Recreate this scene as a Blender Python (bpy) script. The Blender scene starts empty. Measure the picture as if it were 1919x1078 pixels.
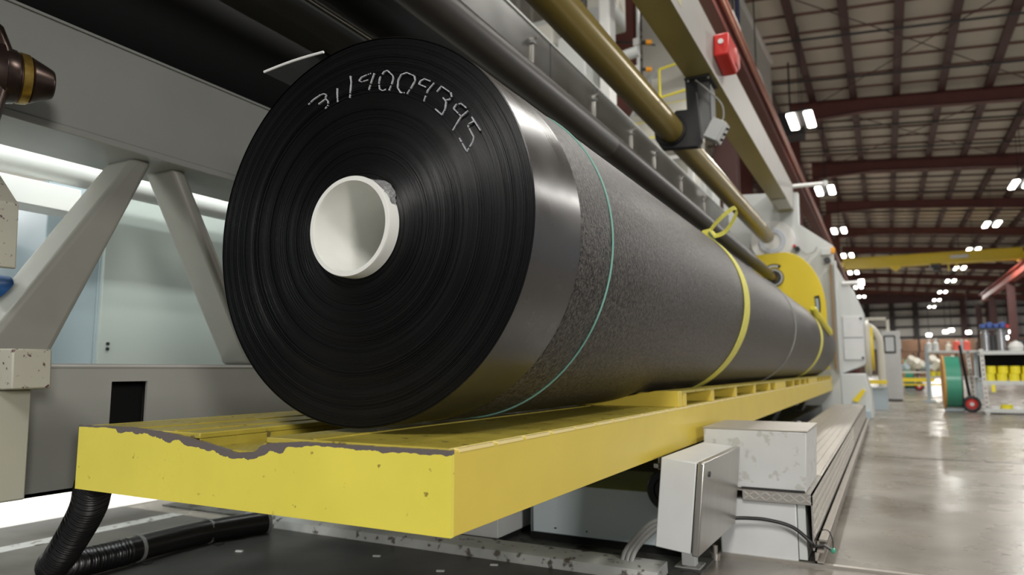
import bpy, math, random
from mathutils import Vector, Matrix
random.seed(7)
C = bpy.context.scene.collection
ORD = ['', 'first', 'second', 'third', 'fourth', 'fifth', 'sixth', 'seventh', 'eighth', 'ninth', 'tenth']
PI = math.pi
# ------------------------------------------------------------------ camera
scn = bpy.context.scene
cam_d = bpy.data.cameras.new('camera'); cam = bpy.data.objects.new('camera', cam_d); C.objects.link(cam)
cam.location = (0, 0, .55); cam.rotation_euler = (PI/2+.116, 0, .4874)
cam_d.sensor_width = 36; cam_d.lens = 1315.2/1919*36; cam_d.clip_start = .02; cam_d.clip_end = 300
cam_d.dof.use_dof = True; cam_d.dof.focus_distance = 1.30; cam_d.dof.aperture_fstop = 4.2
scn.camera = cam
# ------------------------------------------------------------------ world, lights, exposure
w = bpy.data.worlds.new('world'); scn.world = w; w.use_nodes = True
w.node_tree.nodes['Background'].inputs[0].default_value = (.80, .84, .90, 1)
w.node_tree.nodes['Background'].inputs[1].default_value = .41
scn.view_settings.view_transform = 'Standard'; scn.view_settings.look = 'None'
scn.view_settings.exposure = 0.0; scn.view_settings.gamma = 1; scn.view_settings.use_curve_mapping = False
def area(name, loc, size, power, col=(1, .97, .92), target=None, sy=None):
    l = bpy.data.lights.new(name, 'AREA'); l.energy = power; l.color = col
    l.shape = 'RECTANGLE'; l.size = size; l.size_y = sy or size
    o = bpy.data.objects.new(name, l); C.objects.link(o); o.location = loc
    if target:
        o.rotation_euler = (Vector(target)-Vector(loc)).to_track_quat('-Z', 'Y').to_euler()
    return o
area('hall_or_fill_light', (3.2, 5.5, 5.7), .6, 260, sy=2.0)
area('hall_or_fill_light', (1.2, -4.6, 5.3), 1.2, 300, sy=1.6, target=(-.8, 1.2, .4))
area('hall_or_fill_light', (4.2, -2.4, 1.4), .8, 140, sy=.8, target=(-1.0, 1.9, .2))  # low fill lamp added to brighten the cabinet under the platform
area('hall_or_fill_light', (-.2, 7.6, 5.7), .6, 110, sy=1.2)
area('hall_or_fill_light', (-1.5, 3.6, 5.7), .6, 90, sy=2.0)
area('hall_or_fill_light', (3.7, 14.6, 5.7), .6, 350)
for (x_, y_, p_) in ((-1.32, 15.7, 160), (3.7, 24.2, 330), (-1.32, 29.3, 330), (3.7, 36.9, 400), (-1.32, 42.6, 400), (3.7, 56.3, 600), (3.7, 69.4, 700), (-1.32, 66, 600)):
    area('hall_or_fill_light', (x_-.17, y_, 5.79), .16, p_, sy=.95)
area('machine_fill_light', (-2.2, 1.4, 1.96), .25, 14, col=(.94, 1, .97), sy=1.6)  # unseen interior lamps added to brighten roller, drum and cabinet
wl_ = area('machine_fill_light', (-1.90, 1.3, 1.29), .05, 11, col=(.94, 1, .97), sy=2.2); wl_.rotation_euler = (0, math.radians(50), 0)
area('machine_fill_light', (-2.05, .5, .95), .2, 5, col=(.94, 1, .97), sy=.8, target=(-2.4, 1.7, .8))
area('floor_fill_light', (-3.5, 1.7, 1.3), .5, 48, col=(1, 1, 1), sy=1.8)  # unseen lamp added to brighten the floor strip behind the frame

# ------------------------------------------------------------------ helpers
F = Vector((-math.sin(.4874)*math.cos(.116), math.cos(.4874)*math.cos(.116), math.sin(.116)))
RR = Vector((math.cos(.4874), math.sin(.4874), 0)); UU = RR.cross(F)
def at(px, py, X=None, Y=None, Z=None):
    """real-world point seen at a pixel on a plane X=, Y= or Z="""
    d = F+RR*((px-959.5)/1315.2)+UU*((539-py)/1315.2)
    t = X/d.x if X is not None else Y/d.y if Y is not None else (Z-.55)/d.z
    return Vector((0, 0, .55))+d*t

class MB:
    def __init__(s): s.v = []; s.f = []; s.m = []; s.uv = None
    def add(s, vs, fs, mi=0):
        n = len(s.v); s.v += [tuple(v) for v in vs]; s.f += [tuple(i+n for i in f) for f in fs]; s.m += [mi]*len(fs); return s
    def box(s, x0, x1, y0, y1, z0, z1, mi=0):
        return s.add([(x, y, z) for x in (x0, x1) for y in (y0, y1) for z in (z0, z1)],
            [(0,1,3,2),(4,6,7,5),(0,4,5,1),(2,3,7,6),(0,2,6,4),(1,5,7,3)], mi)
    def obox(s, c, ax, ay, az, mi=0):
        c, ax, ay, az = map(Vector, (c, ax, ay, az))
        return s.add([c+ax*i+ay*j+az*k for i in (-.5,.5) for j in (-.5,.5) for k in (-.5,.5)],
            [(0,1,3,2),(4,6,7,5),(0,4,5,1),(2,3,7,6),(0,2,6,4),(1,5,7,3)], mi)
    def bar(s, p, q, w_, h_, mi=0, up=(0, 0, 1)):
        p, q = Vector(p), Vector(q); d = q-p; u = Vector(up)
        a = d.cross(u).normalized(); b = a.cross(d).normalized()
        return s.obox((p+q)/2, a*w_, d, b*h_, mi)
    def tube(s, pts, r, n=12, caps=True, closed=False, mi=0, rs=None):
        pts = [Vector(p) for p in pts]; k = len(pts); rings = []; prev = None
        for i, p in enumerate(pts):
            if closed: t = pts[(i+1) % k]-pts[i-1]
            else: t = pts[min(i+1, k-1)]-pts[max(i-1, 0)]
            t = t.normalized()
            if prev is None:
                a = t.cross(Vector((0, 0, 1)));
                if a.length < .05: a = t.cross(Vector((1, 0, 0)))
            else: a = prev-t*prev.dot(t)
            a.normalize(); prev = a; b = t.cross(a)
            rr = rs[i] if rs else r
            rings.append([p+(a*math.cos(2*PI*j/n)+b*math.sin(2*PI*j/n))*rr for j in range(n)])
        vs = [v for rg in rings for v in rg]; fs = []
        for i in range(k if closed else k-1):
            for j in range(n):
                a0 = i*n+j; a1 = i*n+(j+1) % n; b0 = ((i+1) % k)*n+j; b1 = ((i+1) % k)*n+(j+1) % n
                fs.append((a0, b0, b1, a1))
        if caps and not closed: fs.append(tuple(range(n))); fs.append(tuple((k-1)*n+j for j in reversed(range(n))))
        return s.add(vs, fs, mi)
    def lathe(s, prof, c, n=64, axis='Y', mi=0, close=False):
        """prof: list of (radius, along)"""
        vs = []; fs = []; m = len(prof)
        for j in range(n):
            a = 2*PI*j/n; ca, sa = math.cos(a), math.sin(a)
            for r, h in prof:
                if axis == 'Y': vs.append((c[0]+r*ca, c[1]+h, c[2]+r*sa))
                elif axis == 'X': vs.append((c[0]+h, c[1]+r*ca, c[2]+r*sa))
                else: vs.append((c[0]+r*ca, c[1]+r*sa, c[2]+h))
        for j in range(n):
            k = (j+1) % n
            for i in range(m-1 if not close else m):
                i2 = (i+1) % m; fs.append((j*m+i, k*m+i, k*m+i2, j*m+i2))
        return s.add(vs, fs, mi)
    def cyl(s, p, q, r, n=24, mi=0, r2=None): return s.tube([p, q], r, n, mi=mi, rs=[r, r2 if r2 is not None else r])
    def prism(s, poly, axis, a, b, mi=0):
        """poly in the two other axes; axis Y: (x,z), X: (y,z), Z: (x,y)"""
        f = {'Y': lambda p, h: (p[0], h, p[1]), 'X': lambda p, h: (h, p[0], p[1]), 'Z': lambda p, h: (p[0], p[1], h)}[axis]
        n = len(poly); vs = [f(p, a) for p in poly]+[f(p, b) for p in poly]
        fs = [tuple(range(n)), tuple(range(2*n-1, n-1, -1))]+[(i, (i+1) % n, (i+1) % n+n, i+n) for i in range(n)]
        return s.add(vs, fs, mi)
    def grid(s, rows, mi=0):
        n = len(rows[0]); vs = [v for r in rows for v in r]
        return s.add(vs, [(i*n+j, i*n+j+1, (i+1)*n+j+1, (i+1)*n+j) for i in range(len(rows)-1) for j in range(n-1)], mi)
    def build(s, name, mat, parent=None, bevel=0, smooth=35, label=None, kind=None, seg=2):
        me = bpy.data.meshes.new(name); me.from_pydata(s.v, [], s.f)
        for m in (mat if isinstance(mat, (list, tuple)) else [mat]): me.materials.append(m)
        if any(s.m): me.polygons.foreach_set('material_index', s.m)
        if s.uv:
            ul = me.uv_layers.new(name='UVMap')
            for lp in me.loops: ul.data[lp.index].uv = s.uv[lp.vertex_index]
        me.update()
        import bmesh
        b = bmesh.new(); b.from_mesh(me); bmesh.ops.recalc_face_normals(b, faces=b.faces); b.to_mesh(me); b.free()
        if smooth:
            me.polygons.foreach_set('use_smooth', [True]*len(me.polygons)); me.set_sharp_from_angle(angle=math.radians(smooth))
        o = bpy.data.objects.new(name, me); C.objects.link(o)
        if parent is not None:
            o.parent = parent; o.matrix_parent_inverse = Matrix.Translation(-parent.location) if parent.type == 'EMPTY' and parent.parent is None else Matrix()
        if bevel:
            md = o.modifiers.new('bevel', 'BEVEL'); md.width = bevel; md.segments = seg; md.limit_method = 'ANGLE'
        if label: o['label'] = label
        if kind: o['kind'] = kind
        return o
def tag(o, label, cat, group=None, kind=None):
    o['label'] = label; o['category'] = cat
    if group: o['group'] = group
    if kind: o['kind'] = kind
    return o
def thing(name, loc, label, cat, group=None):
    o = bpy.data.objects.new(name, None); C.objects.link(o); o.location = loc; o.empty_display_size = .05
    return tag(o, label, cat, group)
def copy_tree(o, dx, label=None):
    r = o.copy(); C.objects.link(r); r.location = Vector(o.location)+Vector(dx)
    if label: r['label'] = label
    for ch in list(o.children):
        c = ch.copy(); C.objects.link(c); c.parent = r
        for g in list(ch.children):
            d = g.copy(); C.objects.link(d); d.parent = c
    return r
def piece(src, parent, loc, scale=None, rot=None):
    o = bpy.data.objects.new(src.name.split('.')[0], src.data); C.objects.link(o); o.parent = parent
    o.location = loc
    if scale: o.scale = scale
    if rot: o.rotation_euler = rot
    return o

# ------------------------------------------------------------------ materials
def srgb(c): return tuple(((x/255)/12.92 if x/255 <= .04045 else ((x/255+.055)/1.055)**2.4) for x in c)
def mat(name, col, rough=.5, metal=0, var=.0, vscale=6, bump=0, bscale=200, rvar=0, emit=None, estr=0, spec=.5, alpha=1,
        spots=None, spot_scale=60, spot_amt=.3, coat=0, stretch=None, detail=4):
    m = bpy.data.materials.new(name); m.use_nodes = True; nt = m.node_tree; N = nt.nodes; L = nt.links
    b = N['Principled BSDF']; lc = srgb(col)+(1,)
    b.inputs['Base Color'].default_value = lc; b.inputs['Roughness'].default_value = rough
    b.inputs['Metallic'].default_value = metal; b.inputs['Specular IOR Level'].default_value = spec
    b.inputs['Coat Weight'].default_value = coat; b.inputs['Coat Roughness'].default_value = .12
    if alpha < 1: b.inputs['Alpha'].default_value = alpha
    tc = N.new('ShaderNodeTexCoord'); src = tc.outputs['Object']
    if stretch:
        mp = N.new('ShaderNodeMapping'); mp.inputs['Scale'].default_value = stretch; L.new(src, mp.inputs[0]); src = mp.outputs[0]
    def noise(sc, det=detail):
        n = N.new('ShaderNodeTexNoise'); n.inputs['Scale'].default_value = sc; n.inputs['Detail'].default_value = det
        L.new(src, n.inputs['Vector']); return n
    colout = None
    if var:
        n = noise(vscale); r = N.new('ShaderNodeMapRange'); L.new(n.outputs[0], r.inputs[0])
        r.inputs[1].default_value = .3; r.inputs[2].default_value = .7; r.inputs[3].default_value = 1-var; r.inputs[4].default_value = 1+var
        mx = N.new('ShaderNodeVectorMath'); mx.operation = 'SCALE'; mx.inputs[0].default_value = lc[:3]; L.new(r.outputs[0], mx.inputs['Scale'])
        colout = mx.outputs[0]
    if spots:
        n = noise(spot_scale, 3); r = N.new('ShaderNodeMapRange'); L.new(n.outputs[0], r.inputs[0])
        r.inputs[1].default_value = 1-spot_amt-.03; r.inputs[2].default_value = 1-spot_amt+.03
        mx = N.new('ShaderNodeMix'); mx.data_type = 'RGBA'; L.new(r.outputs[0], mx.inputs[0])
        mx.inputs[6].default_value = lc; mx.inputs[7].default_value = srgb(spots)+(1,)
        if colout: L.new(colout, mx.inputs[6])
        colout = mx.outputs[2]
    if colout: L.new(colout, b.inputs['Base Color'])
    if rvar:
        n = noise(vscale*1.7); r = N.new('ShaderNodeMapRange'); L.new(n.outputs[0], r.inputs[0])
        r.inputs[1].default_value = .3; r.inputs[2].default_value = .7; r.inputs[3].default_value = max(.03, rough-rvar); r.inputs[4].default_value = rough+rvar
        L.new(r.outputs[0], b.inputs['Roughness'])
    if bump:
        n = noise(bscale, 2); bp = N.new('ShaderNodeBump'); bp.inputs['Strength'].default_value = 1; bp.inputs['Distance'].default_value = bump
        L.new(n.outputs[0], bp.inputs['Height']); L.new(bp.outputs[0], b.inputs['Normal'])
    if emit:
        b.inputs['Emission Color'].default_value = srgb(emit)+(1,); b.inputs['Emission Strength'].default_value = estr
    return m
M = {}
M['film_edge'] = mat('black_film_edges', (5, 5, 6), .2, spec=.32)
_m = M['film_edge']; _b = _m.node_tree.nodes['Principled BSDF']; _b.inputs['Anisotropic'].default_value = 1.0
_t = _m.node_tree.nodes.new('ShaderNodeTangent'); _t.direction_type = 'RADIAL'; _t.axis = 'Y'; _m.node_tree.links.new(_t.outputs[0], _b.inputs['Tangent'])
M['film_smooth'] = mat('smooth_black_film', (46, 43, 41), .30, spec=.6, rvar=.06, vscale=5)
M['film_dark'] = mat('dark_film', (16, 16, 17), .45, spec=.5)
M['drum'] = mat('black_drum', (20, 20, 20), .7, spec=.3)
M['core'] = mat('white_core', (226, 226, 220), .42, var=.03, vscale=20)
M['foil'] = mat('crinkled_clear_tape', (130, 130, 130), .25, bump=.004, bscale=150)
M['chalk'] = mat('chalk', (165, 165, 168), .9, var=.3, vscale=300)
M['yellow'] = mat('yellow_paint', (232, 218, 88), .30, var=.06, vscale=5, rvar=.08, spots=(150, 132, 60), spot_scale=60, spot_amt=.285)
M['yellow_deck'] = mat('worn_yellow_deck', (176, 160, 66), .34, var=.14, vscale=9, rvar=.1, spots=(110, 98, 60), spot_scale=34, spot_amt=.34, bump=.0006, bscale=60)
M['yellow_clean'] = mat('bright_yellow_paint', (214, 190, 78), .35, var=.04)
M['yellow_guard'] = mat('yellow_guard_paint', (226, 200, 40), .4)
M['gold'] = mat('gold_tube_paint', (134, 116, 52), .30, metal=.25, var=.06, vscale=3)
M['olive'] = mat('painted_gold_reflection', (146, 136, 84), .35, metal=.2, var=.08, vscale=2)  # gold reflection on a grey beam, put into the base colour
M['grey_paint'] = mat('grey_machine_paint', (150, 150, 144), .38, var=.07, vscale=3, rvar=.08)
M['grey_old'] = mat('aged_grey_paint', (138, 137, 129), .45, var=.08, vscale=4)
M['chipped'] = mat('chipped_cream_paint', (176, 173, 158), .55, var=.08, spots=(88, 62, 62), spot_scale=90, spot_amt=.34)
M['lightgrey'] = mat('light_grey_panel', (196, 199, 197), .45, var=.02)
M['bluegrey'] = mat('blue_grey_panel', (164, 178, 184), .38, var=.03)
M['white_box'] = mat('white_enclosure', (206, 207, 206), .42, var=.03, vscale=14)
M['white_dirty'] = mat('scuffed_white_enclosure', (200, 201, 199), .5, var=.03, vscale=10, spots=(182, 182, 177), spot_scale=30, spot_amt=.38)
M['brushed'] = mat('brushed_steel', (175, 172, 166), .3, metal=.7, var=.06, vscale=8, stretch=(1, 12, 1))
M['alu'] = mat('aluminium', (188, 182, 174), .38, metal=.75, var=.06, vscale=8)
M['tread'] = mat('treadplate', (192, 187, 180), .36, metal=.7, var=.06, vscale=20)
M['steel'] = mat('sheet_steel', (132, 132, 130), .32, metal=.55, var=.10, vscale=2.2, rvar=.06)
M['dark_steel'] = mat('dark_steel', (62, 62, 62), .45, metal=.5, var=.1)
M['bracket'] = mat('black_bracket', (40, 40, 42), .5, var=.1)
M['roller_black'] = mat('black_roller_cover', (50, 45, 42), .42, var=.1, vscale=30, spec=.5)
M['chuck'] = mat('oily_brown_steel', (70, 56, 50), .28, metal=.7, var=.25, vscale=25)
M['brass'] = mat('brass_ring', (170, 140, 70), .3, metal=.8, var=.3, vscale=60)
M['rubber'] = mat('black_rubber', (18, 18, 19), .4)
M['hose'] = mat('black_hose', (22, 21, 21), .28)
M['clamp'] = mat('grey_clamp', (120, 120, 118), .5)
M['black'] = mat('dark_void', (8, 8, 8), .8)
M['red'] = mat('red_plastic', (200, 44, 38), .35)
M['redbrown'] = mat('red_oxide_steel', (104, 56, 50), .5, var=.1, vscale=2)
M['darkred'] = mat('dark_red_oxide_steel', (76, 48, 46), .55, var=.1, vscale=2)
M['copper'] = mat('copper_conductor', (170, 112, 92), .35, metal=.4, var=.1)
M['roof'] = mat('roof_insulation', (204, 199, 187), .7, var=.06, vscale=.5)
M['siding'] = mat('wall_siding', (196, 194, 184), .6, var=.04, vscale=.4)
M['siding_far'] = mat('far_wall_siding', (205, 202, 196), .6, var=.06, vscale=.2)
M['darksteel'] = mat('blackened_column', (44, 38, 38), .6)
M['lamp'] = mat('lamp_lens', (255, 255, 250), .4, emit=(255, 252, 242), estr=14)
M['lamp'].cycles.emission_sampling = 'NONE'
M['glow'] = mat('lamp_tube', (255, 255, 250), .4, emit=(245, 255, 250), estr=3)
M['blue'] = mat('blue_plastic', (40, 90, 150), .4)
M['bluec'] = mat('blue_containers', (46, 78, 150), .4)
M['green'] = mat('green_strapping', (70, 150, 124), .25, stretch=(60, 1, 1), var=.1, vscale=3)
M['twine'] = mat('green_twine', (120, 168, 156), .5)
M['wire'] = mat('pale_twine', (150, 150, 146), .5)
M['strap'] = mat('yellow_strap', (222, 216, 104), .6, var=.08, vscale=60, bump=.001, bscale=900)
M['tape'] = mat('yellow_tape', (232, 218, 50), .4)
M['orange'] = mat('orange_flange', (206, 150, 70), .6)
M['tag_blue'] = mat('blue_grey_tag', (120, 140, 160), .4)
M['white'] = mat('white_plastic', (225, 225, 222), .45)
M['screen'] = mat('panel_screen', (205, 208, 210), .3)
M['cream'] = mat('cream_pipe', (214, 210, 196), .45)
M['carton'] = mat('brown_cartons', (112, 84, 64), .8, var=.1, vscale=1)
M['bin_steel'] = mat('bin_steel', (165, 165, 168), .25, metal=.8)
M['cable'] = mat('grey_conduit', (150, 150, 147), .4)
M['pit'] = mat('grimy_steel_track', (92, 92, 90), .5, var=.3, vscale=14, spots=(48, 45, 42), spot_scale=18, spot_amt=.42)
M['curb'] = mat('worn_light_curb', (182, 183, 180), .5, var=.18, vscale=9, spots=(96, 90, 84), spot_scale=30, spot_amt=.38)
M['litfloor'] = mat('painted_lit_concrete', (225, 222, 214), .45, var=.04)  # white stands in for bright light on plain floor
M['felt'] = mat('hanging_banner', (110, 70, 60), .7)

def concrete(name, c1, c2, r0, r1):
    m = bpy.data.materials.new(name); m.use_nodes = True; N = m.node_tree.nodes; L = m.node_tree.links; b = N['Principled BSDF']
    tc = N.new('ShaderNodeTexCoord'); n = N.new('ShaderNodeTexNoise'); n.inputs['Scale'].default_value = 1.7; n.inputs['Detail'].default_value = 8; n.inputs['Roughness'].default_value = .62
    L.new(tc.outputs['Object'], n.inputs['Vector'])
    cr = N.new('ShaderNodeValToRGB'); cr.color_ramp.elements[0].position = .34; cr.color_ramp.elements[1].position = .66
    cr.color_ramp.elements[0].color = srgb(c1)+(1,); cr.color_ramp.elements[1].color = srgb(c2)+(1,)
    L.new(n.outputs[0], cr.inputs[0]); L.new(cr.outputs[0], b.inputs['Base Color'])
    n2 = N.new('ShaderNodeTexNoise'); n2.inputs['Scale'].default_value = 2.6; n2.inputs['Detail'].default_value = 5
    L.new(tc.outputs['Object'], n2.inputs['Vector']); r = N.new('ShaderNodeMapRange'); L.new(n2.outputs[0], r.inputs[0])
    r.inputs[1].default_value = .3; r.inputs[2].default_value = .7; r.inputs[3].default_value = r0; r.inputs[4].default_value = r1
    L.new(r.outputs[0], b.inputs['Roughness'])
    return m
M['concrete'] = concrete('polished_concrete', (112, 106, 97), (152, 147, 138), .2, .36)
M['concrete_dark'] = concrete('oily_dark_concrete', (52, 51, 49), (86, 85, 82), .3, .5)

def embossed():
    m = bpy.data.materials.new('embossed_black_film'); m.use_nodes = True; N = m.node_tree.nodes; L = m.node_tree.links; b = N['Principled BSDF']
    b.inputs['Roughness'].default_value = .40; b.inputs['Specular IOR Level'].default_value = .42
    tc = N.new('ShaderNodeTexCoord'); n = N.new('ShaderNodeTexNoise'); n.inputs['Scale'].default_value = 125; n.inputs['Detail'].default_value = 4; n.inputs['Roughness'].default_value = .8
    L.new(tc.outputs['Object'], n.inputs['Vector'])
    cr = N.new('ShaderNodeValToRGB'); cr.color_ramp.elements[0].position = .42; cr.color_ramp.elements[1].position = .62
    cr.color_ramp.elements[0].color = srgb((12, 12, 13))+(1,); cr.color_ramp.elements[1].color = srgb((90, 83, 78))+(1,)
    L.new(n.outputs[0], cr.inputs[0]); L.new(cr.outputs[0], b.inputs['Base Color'])
    bp = N.new('ShaderNodeBump'); bp.inputs['Distance'].default_value = .0026; bp.inputs['Strength'].default_value = .8
    L.new(n.outputs[0], bp.inputs['Height']); L.new(bp.outputs[0], b.inputs['Normal'])
    return m
M['film_emb'] = embossed()

def lip_mat():
    """yellow paint with a chipped bare-metal rim; uv.y = distance below the plate's cut edge"""
    m = M['yellow'].copy(); m.name = 'yellow_paint_chipped_rim'; N = m.node_tree.nodes; L = m.node_tree.links; b = N['Principled BSDF']
    uv = N.new('ShaderNodeUVMap'); sp = N.new('ShaderNodeSeparateXYZ'); L.new(uv.outputs[0], sp.inputs[0])
    tc = N.new('ShaderNodeTexCoord')
    n = N.new('ShaderNodeTexNoise'); n.inputs['Scale'].default_value = 38; n.inputs['Detail'].default_value = 5; L.new(tc.outputs['Object'], n.inputs['Vector'])
    n3 = N.new('ShaderNodeTexNoise'); n3.inputs['Scale'].default_value = 7; n3.inputs['Detail'].default_value = 2; L.new(tc.outputs['Object'], n3.inputs['Vector'])
    mu = N.new('ShaderNodeMath'); mu.operation = 'MULTIPLY'; L.new(n.outputs[0], mu.inputs[0]); L.new(n3.outputs[0], mu.inputs[1])
    mw = N.new('ShaderNodeMath'); mw.operation = 'MULTIPLY'; L.new(mu.outputs[0], mw.inputs[0]); L.new(sp.outputs[0], mw.inputs[1])
    lt = N.new('ShaderNodeMath'); lt.operation = 'GREATER_THAN'; L.new(mw.outputs[0], lt.inputs[0]); L.new(sp.outputs[1], lt.inputs[1])
    old = b.inputs['Base Color'].links[0].from_socket
    mx = N.new('ShaderNodeMix'); mx.data_type = 'RGBA'; L.new(lt.outputs[0], mx.inputs[0]); L.new(old, mx.inputs[6]); mx.inputs[7].default_value = srgb((104, 96, 94))+(1,)
    L.new(mx.outputs[2], b.inputs['Base Color'])
    return m
M['lip'] = lip_mat()

# ================================================================== SETTING
floor = MB().box(-8, 16, -6, 82, -.1, 0).build('floor', M['concrete'], smooth=0, kind='structure')
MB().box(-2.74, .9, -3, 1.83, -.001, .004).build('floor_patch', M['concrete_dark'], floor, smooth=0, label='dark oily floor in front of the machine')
MB().box(-5.2, -2.74, 0, 5, -.001, .003).build('floor_patch', M['litfloor'], floor, smooth=0, label='brightly lit floor strip behind the frame, light painted in')  # lit floor, its brightness put into the colour
MB().box(-2.44, -2.37, 0, 1.83, .004, .0055).build('floor_patch', M['curb'], floor, smooth=0, label='thin pale stripe on the dark floor')
MB().box(-2.62, -.47, 1.92, 9.0, -.001, .005).build('floor_track', M['pit'], floor, smooth=0, label='grimy steel track plate under the platform')
# curb rail across the front of the pit
b = MB().prism([(1.832, 0), (1.842, .028), (1.86, .036), (1.93, .036), (1.935, 0)], 'X', -2.07, -.55)
b.build('floor_curb', M['curb'], floor, label='worn light curb across the pit')
MB().box(-.47, .6, 2.205, 2.225, -.001, .008).build('floor_strip', M['alu'], floor, smooth=0)
for yy in (5.1, 8.9, 13.5, 19):
    MB().box(-.1, 12, yy, yy+.012, -.001, .0015).build('floor_joint', M['dark_steel'], floor, smooth=0)

RZ = lambda x: 8.15-.09*(x+1.8)
ceiling = MB().prism([(-7, RZ(-7)), (14, RZ(14)), (14, RZ(14)+.1), (-7, RZ(-7)+.1)], 'Y', -4, 80).build('ceiling', M['roof'], smooth=0, kind='structure')
slope = math.atan(-.09)
pur = MB().box(-.035, .035, -2, 80, -.22, 0).box(-.09, .09, -2, 80, -.235, -.22)
src = None
for i in range(-4, 14):
    x = -.39+1.005*i
    if src is None: src = pur.build('purlin', M['darkred'], ceiling, smooth=0); src.location = (x, 0, RZ(x))
    else: piece(src, ceiling, (x, 0, RZ(x)))
sx = math.sqrt(1+.0081)
seam = MB().box(-7.2, 14.5, -.02, .02, -.05, .0).build('roof_seam', mat('seam_tape', (120, 92, 84), .7), ceiling, smooth=0)
seam.location = (0, 8, RZ(0)); seam.rotation_euler = (0, -slope, 0)
pipe = MB().cyl((-7.2, 0, -.30), (14.5, 0, -.30), .028, 8).build('sprinkler_pipe', mat('dark_pipe', (58, 54, 54), .5), ceiling)
pipe.location = (0, 10.3, RZ(0)); pipe.rotation_euler = (0, -slope, 0)
for k in range(14):
    y0 = 7.5+6.5*k
    for j in range(7):
        if k < 6 or j % 2 == 0:
            if y0+j*.93 < 79: piece(seam, ceiling, (0, y0+.5+j*.93, RZ(0)), rot=(0, -slope, 0))
    for yy in (y0+2.1, y0+4.6):
        if yy < 60: piece(pipe, ceiling, (0, yy, RZ(0)), rot=(0, -slope, 0))
# rafters (deeper towards the left knee)
def rafter_mb():
    b = MB(); zt = lambda x: RZ(x)-.235-8
    zb = lambda x: RZ(x)-.235-8-(.34+(.22*max(0, (0-x)/2.0) if x < 0 else .10*max(0, (x-3)/5)))
    xs = [-2.0, -1.2, -.5, 0, 1, 2, 3, 4.5, 6, 8, 10, 13.5]
    b.prism([(x, zt(x)) for x in xs]+[(x, zb(x)) for x in reversed(xs)], 'Y', -.02, .02)
    for f in (zt, zb):
        b.grid([[(x, -.11, f(x)), (x, .11, f(x))] for x in xs]); b.grid([[(x, -.11, f(x)+.02), (x, .11, f(x)+.02)] for x in xs])
    return b
src = None
for k in range(9):
    y = 20.5+6.5*k
    if src is None: src = rafter_mb().build('rafter', M['redbrown'], ceiling, smooth=0); src.location = (0, y, 8)
    else: piece(src, ceiling, (0, y, 8))
cb = MB()
for y0 in (14.2, 20.7):
    cb.cyl((-1.2, y0, RZ(-1.2)-.3), (3.8, y0+6.2, RZ(3.8)-.3), .012, 5); cb.cyl((3.0, y0, RZ(3)-.3), (-1.3, y0+6.2, RZ(-1.3)-.3), .012, 5)
cb.build('cross_brace', M['darkred'], ceiling)

wall_back = MB().box(-7, 16, 78, 78.2, 0, 9.3).build('wall_back', M['siding_far'], smooth=0, kind='structure')
for x in (-4.5, -1.4, .75, 2.75, 6.6, 8.6, 10.2, 12.2):
    MB().box(x-.22, x+.22, 77.2, 77.9, 0, 8).build('wall_column', M['darksteel'] if x < 4 else M['darkred'], wall_back, smooth=0)
g = None
for z in (2.4, 3.6, 4.6, 5.5, 6.3, 7.1):
    if g is None: g = MB().box(-7, 16, 77.7, 77.95, -.09, .09).build('wall_girt', M['darksteel'], wall_back, smooth=0); g.location = (0, 0, z)
    else: piece(g, wall_back, (0, 0, z))
MB().box(-7, 16, 77.1, 77.6, 6.9, 8.3).build('wall_header', M['darkred'], wall_back, smooth=0)
MB().box(-7, 16, 77.5, 77.75, 0, 2.3).build('wall_base_band', mat('brown_wainscot', (92, 74, 62), .7), wall_back, smooth=0)
wall_left = MB().box(-5.4, -5.2, -6, 78, 0, 9).build('wall_left', M['siding'], smooth=0, kind='structure')
src = None
for k in range(34):
    y = 3+.5*k
    if src is None: src = MB().prism([(0, 0), (.03, .05), (.03, .15), (0, .2)], 'Z', 0, 8.4).build('wall_rib', M['siding'], wall_left, smooth=0); src.location = (-5.2, y, 0)
    else: piece(src, wall_left, (-5.2, y, 0))
for z in (3.2, 5.4, 7.3):
    MB().box(-5.2, -5.02, -4, 77, z-.09, z+.09).build('wall_girt', M['redbrown'], wall_left, smooth=0)

# ---- free standing columns
def column(x0, x1, y, h, label, m='redbrown', grp=None):
    t = thing('steel_column', ((x0+x1)/2, y, 0), label, 'column', grp)
    MB().box(x0, x1, y-.01-.12, y-.12+.01, .02, h).box(x0, x1, y+.11, y+.13, .02, h).box((x0+x1)/2-.01, (x0+x1)/2+.01, y-.12, y+.12, .02, h).build('shaft', M[m], t, smooth=0)
    MB().box(x0-.08, x1+.08, y-.2, y+.2, 0, .02).build('base_plate', M[m], t, smooth=0)
    return t
column(-3.57, -3.14, 10, 8.2, 'wide red-oxide steel column rising behind the gold tube')
column(-3.44, -3.1, 20.5, 8.1, 'red-oxide column seen low between gold tube and grey box beam')
grp = 'columns carrying the left ends of the rafters'
for k in range(1, 8):
    column(-2.1, -1.8, 14+6.5*k+.0, 7.35, 'pinkish red-oxide column under the rafter nearest the wall-hung lamp pair' if k == 1 else 'red-oxide column in the receding row along the left runway', 'redbrown', None if k == 1 else grp)
for k, (x, y) in enumerate([(5.3, 33), (5.3, 39.5), (5.3, 46), (5.3, 52.5)]):
    column(x-.15, x+.15, y, 4.55, 'dark red-oxide column under the right-hand crane runway', 'darkred', 'columns under the right runway')

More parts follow.
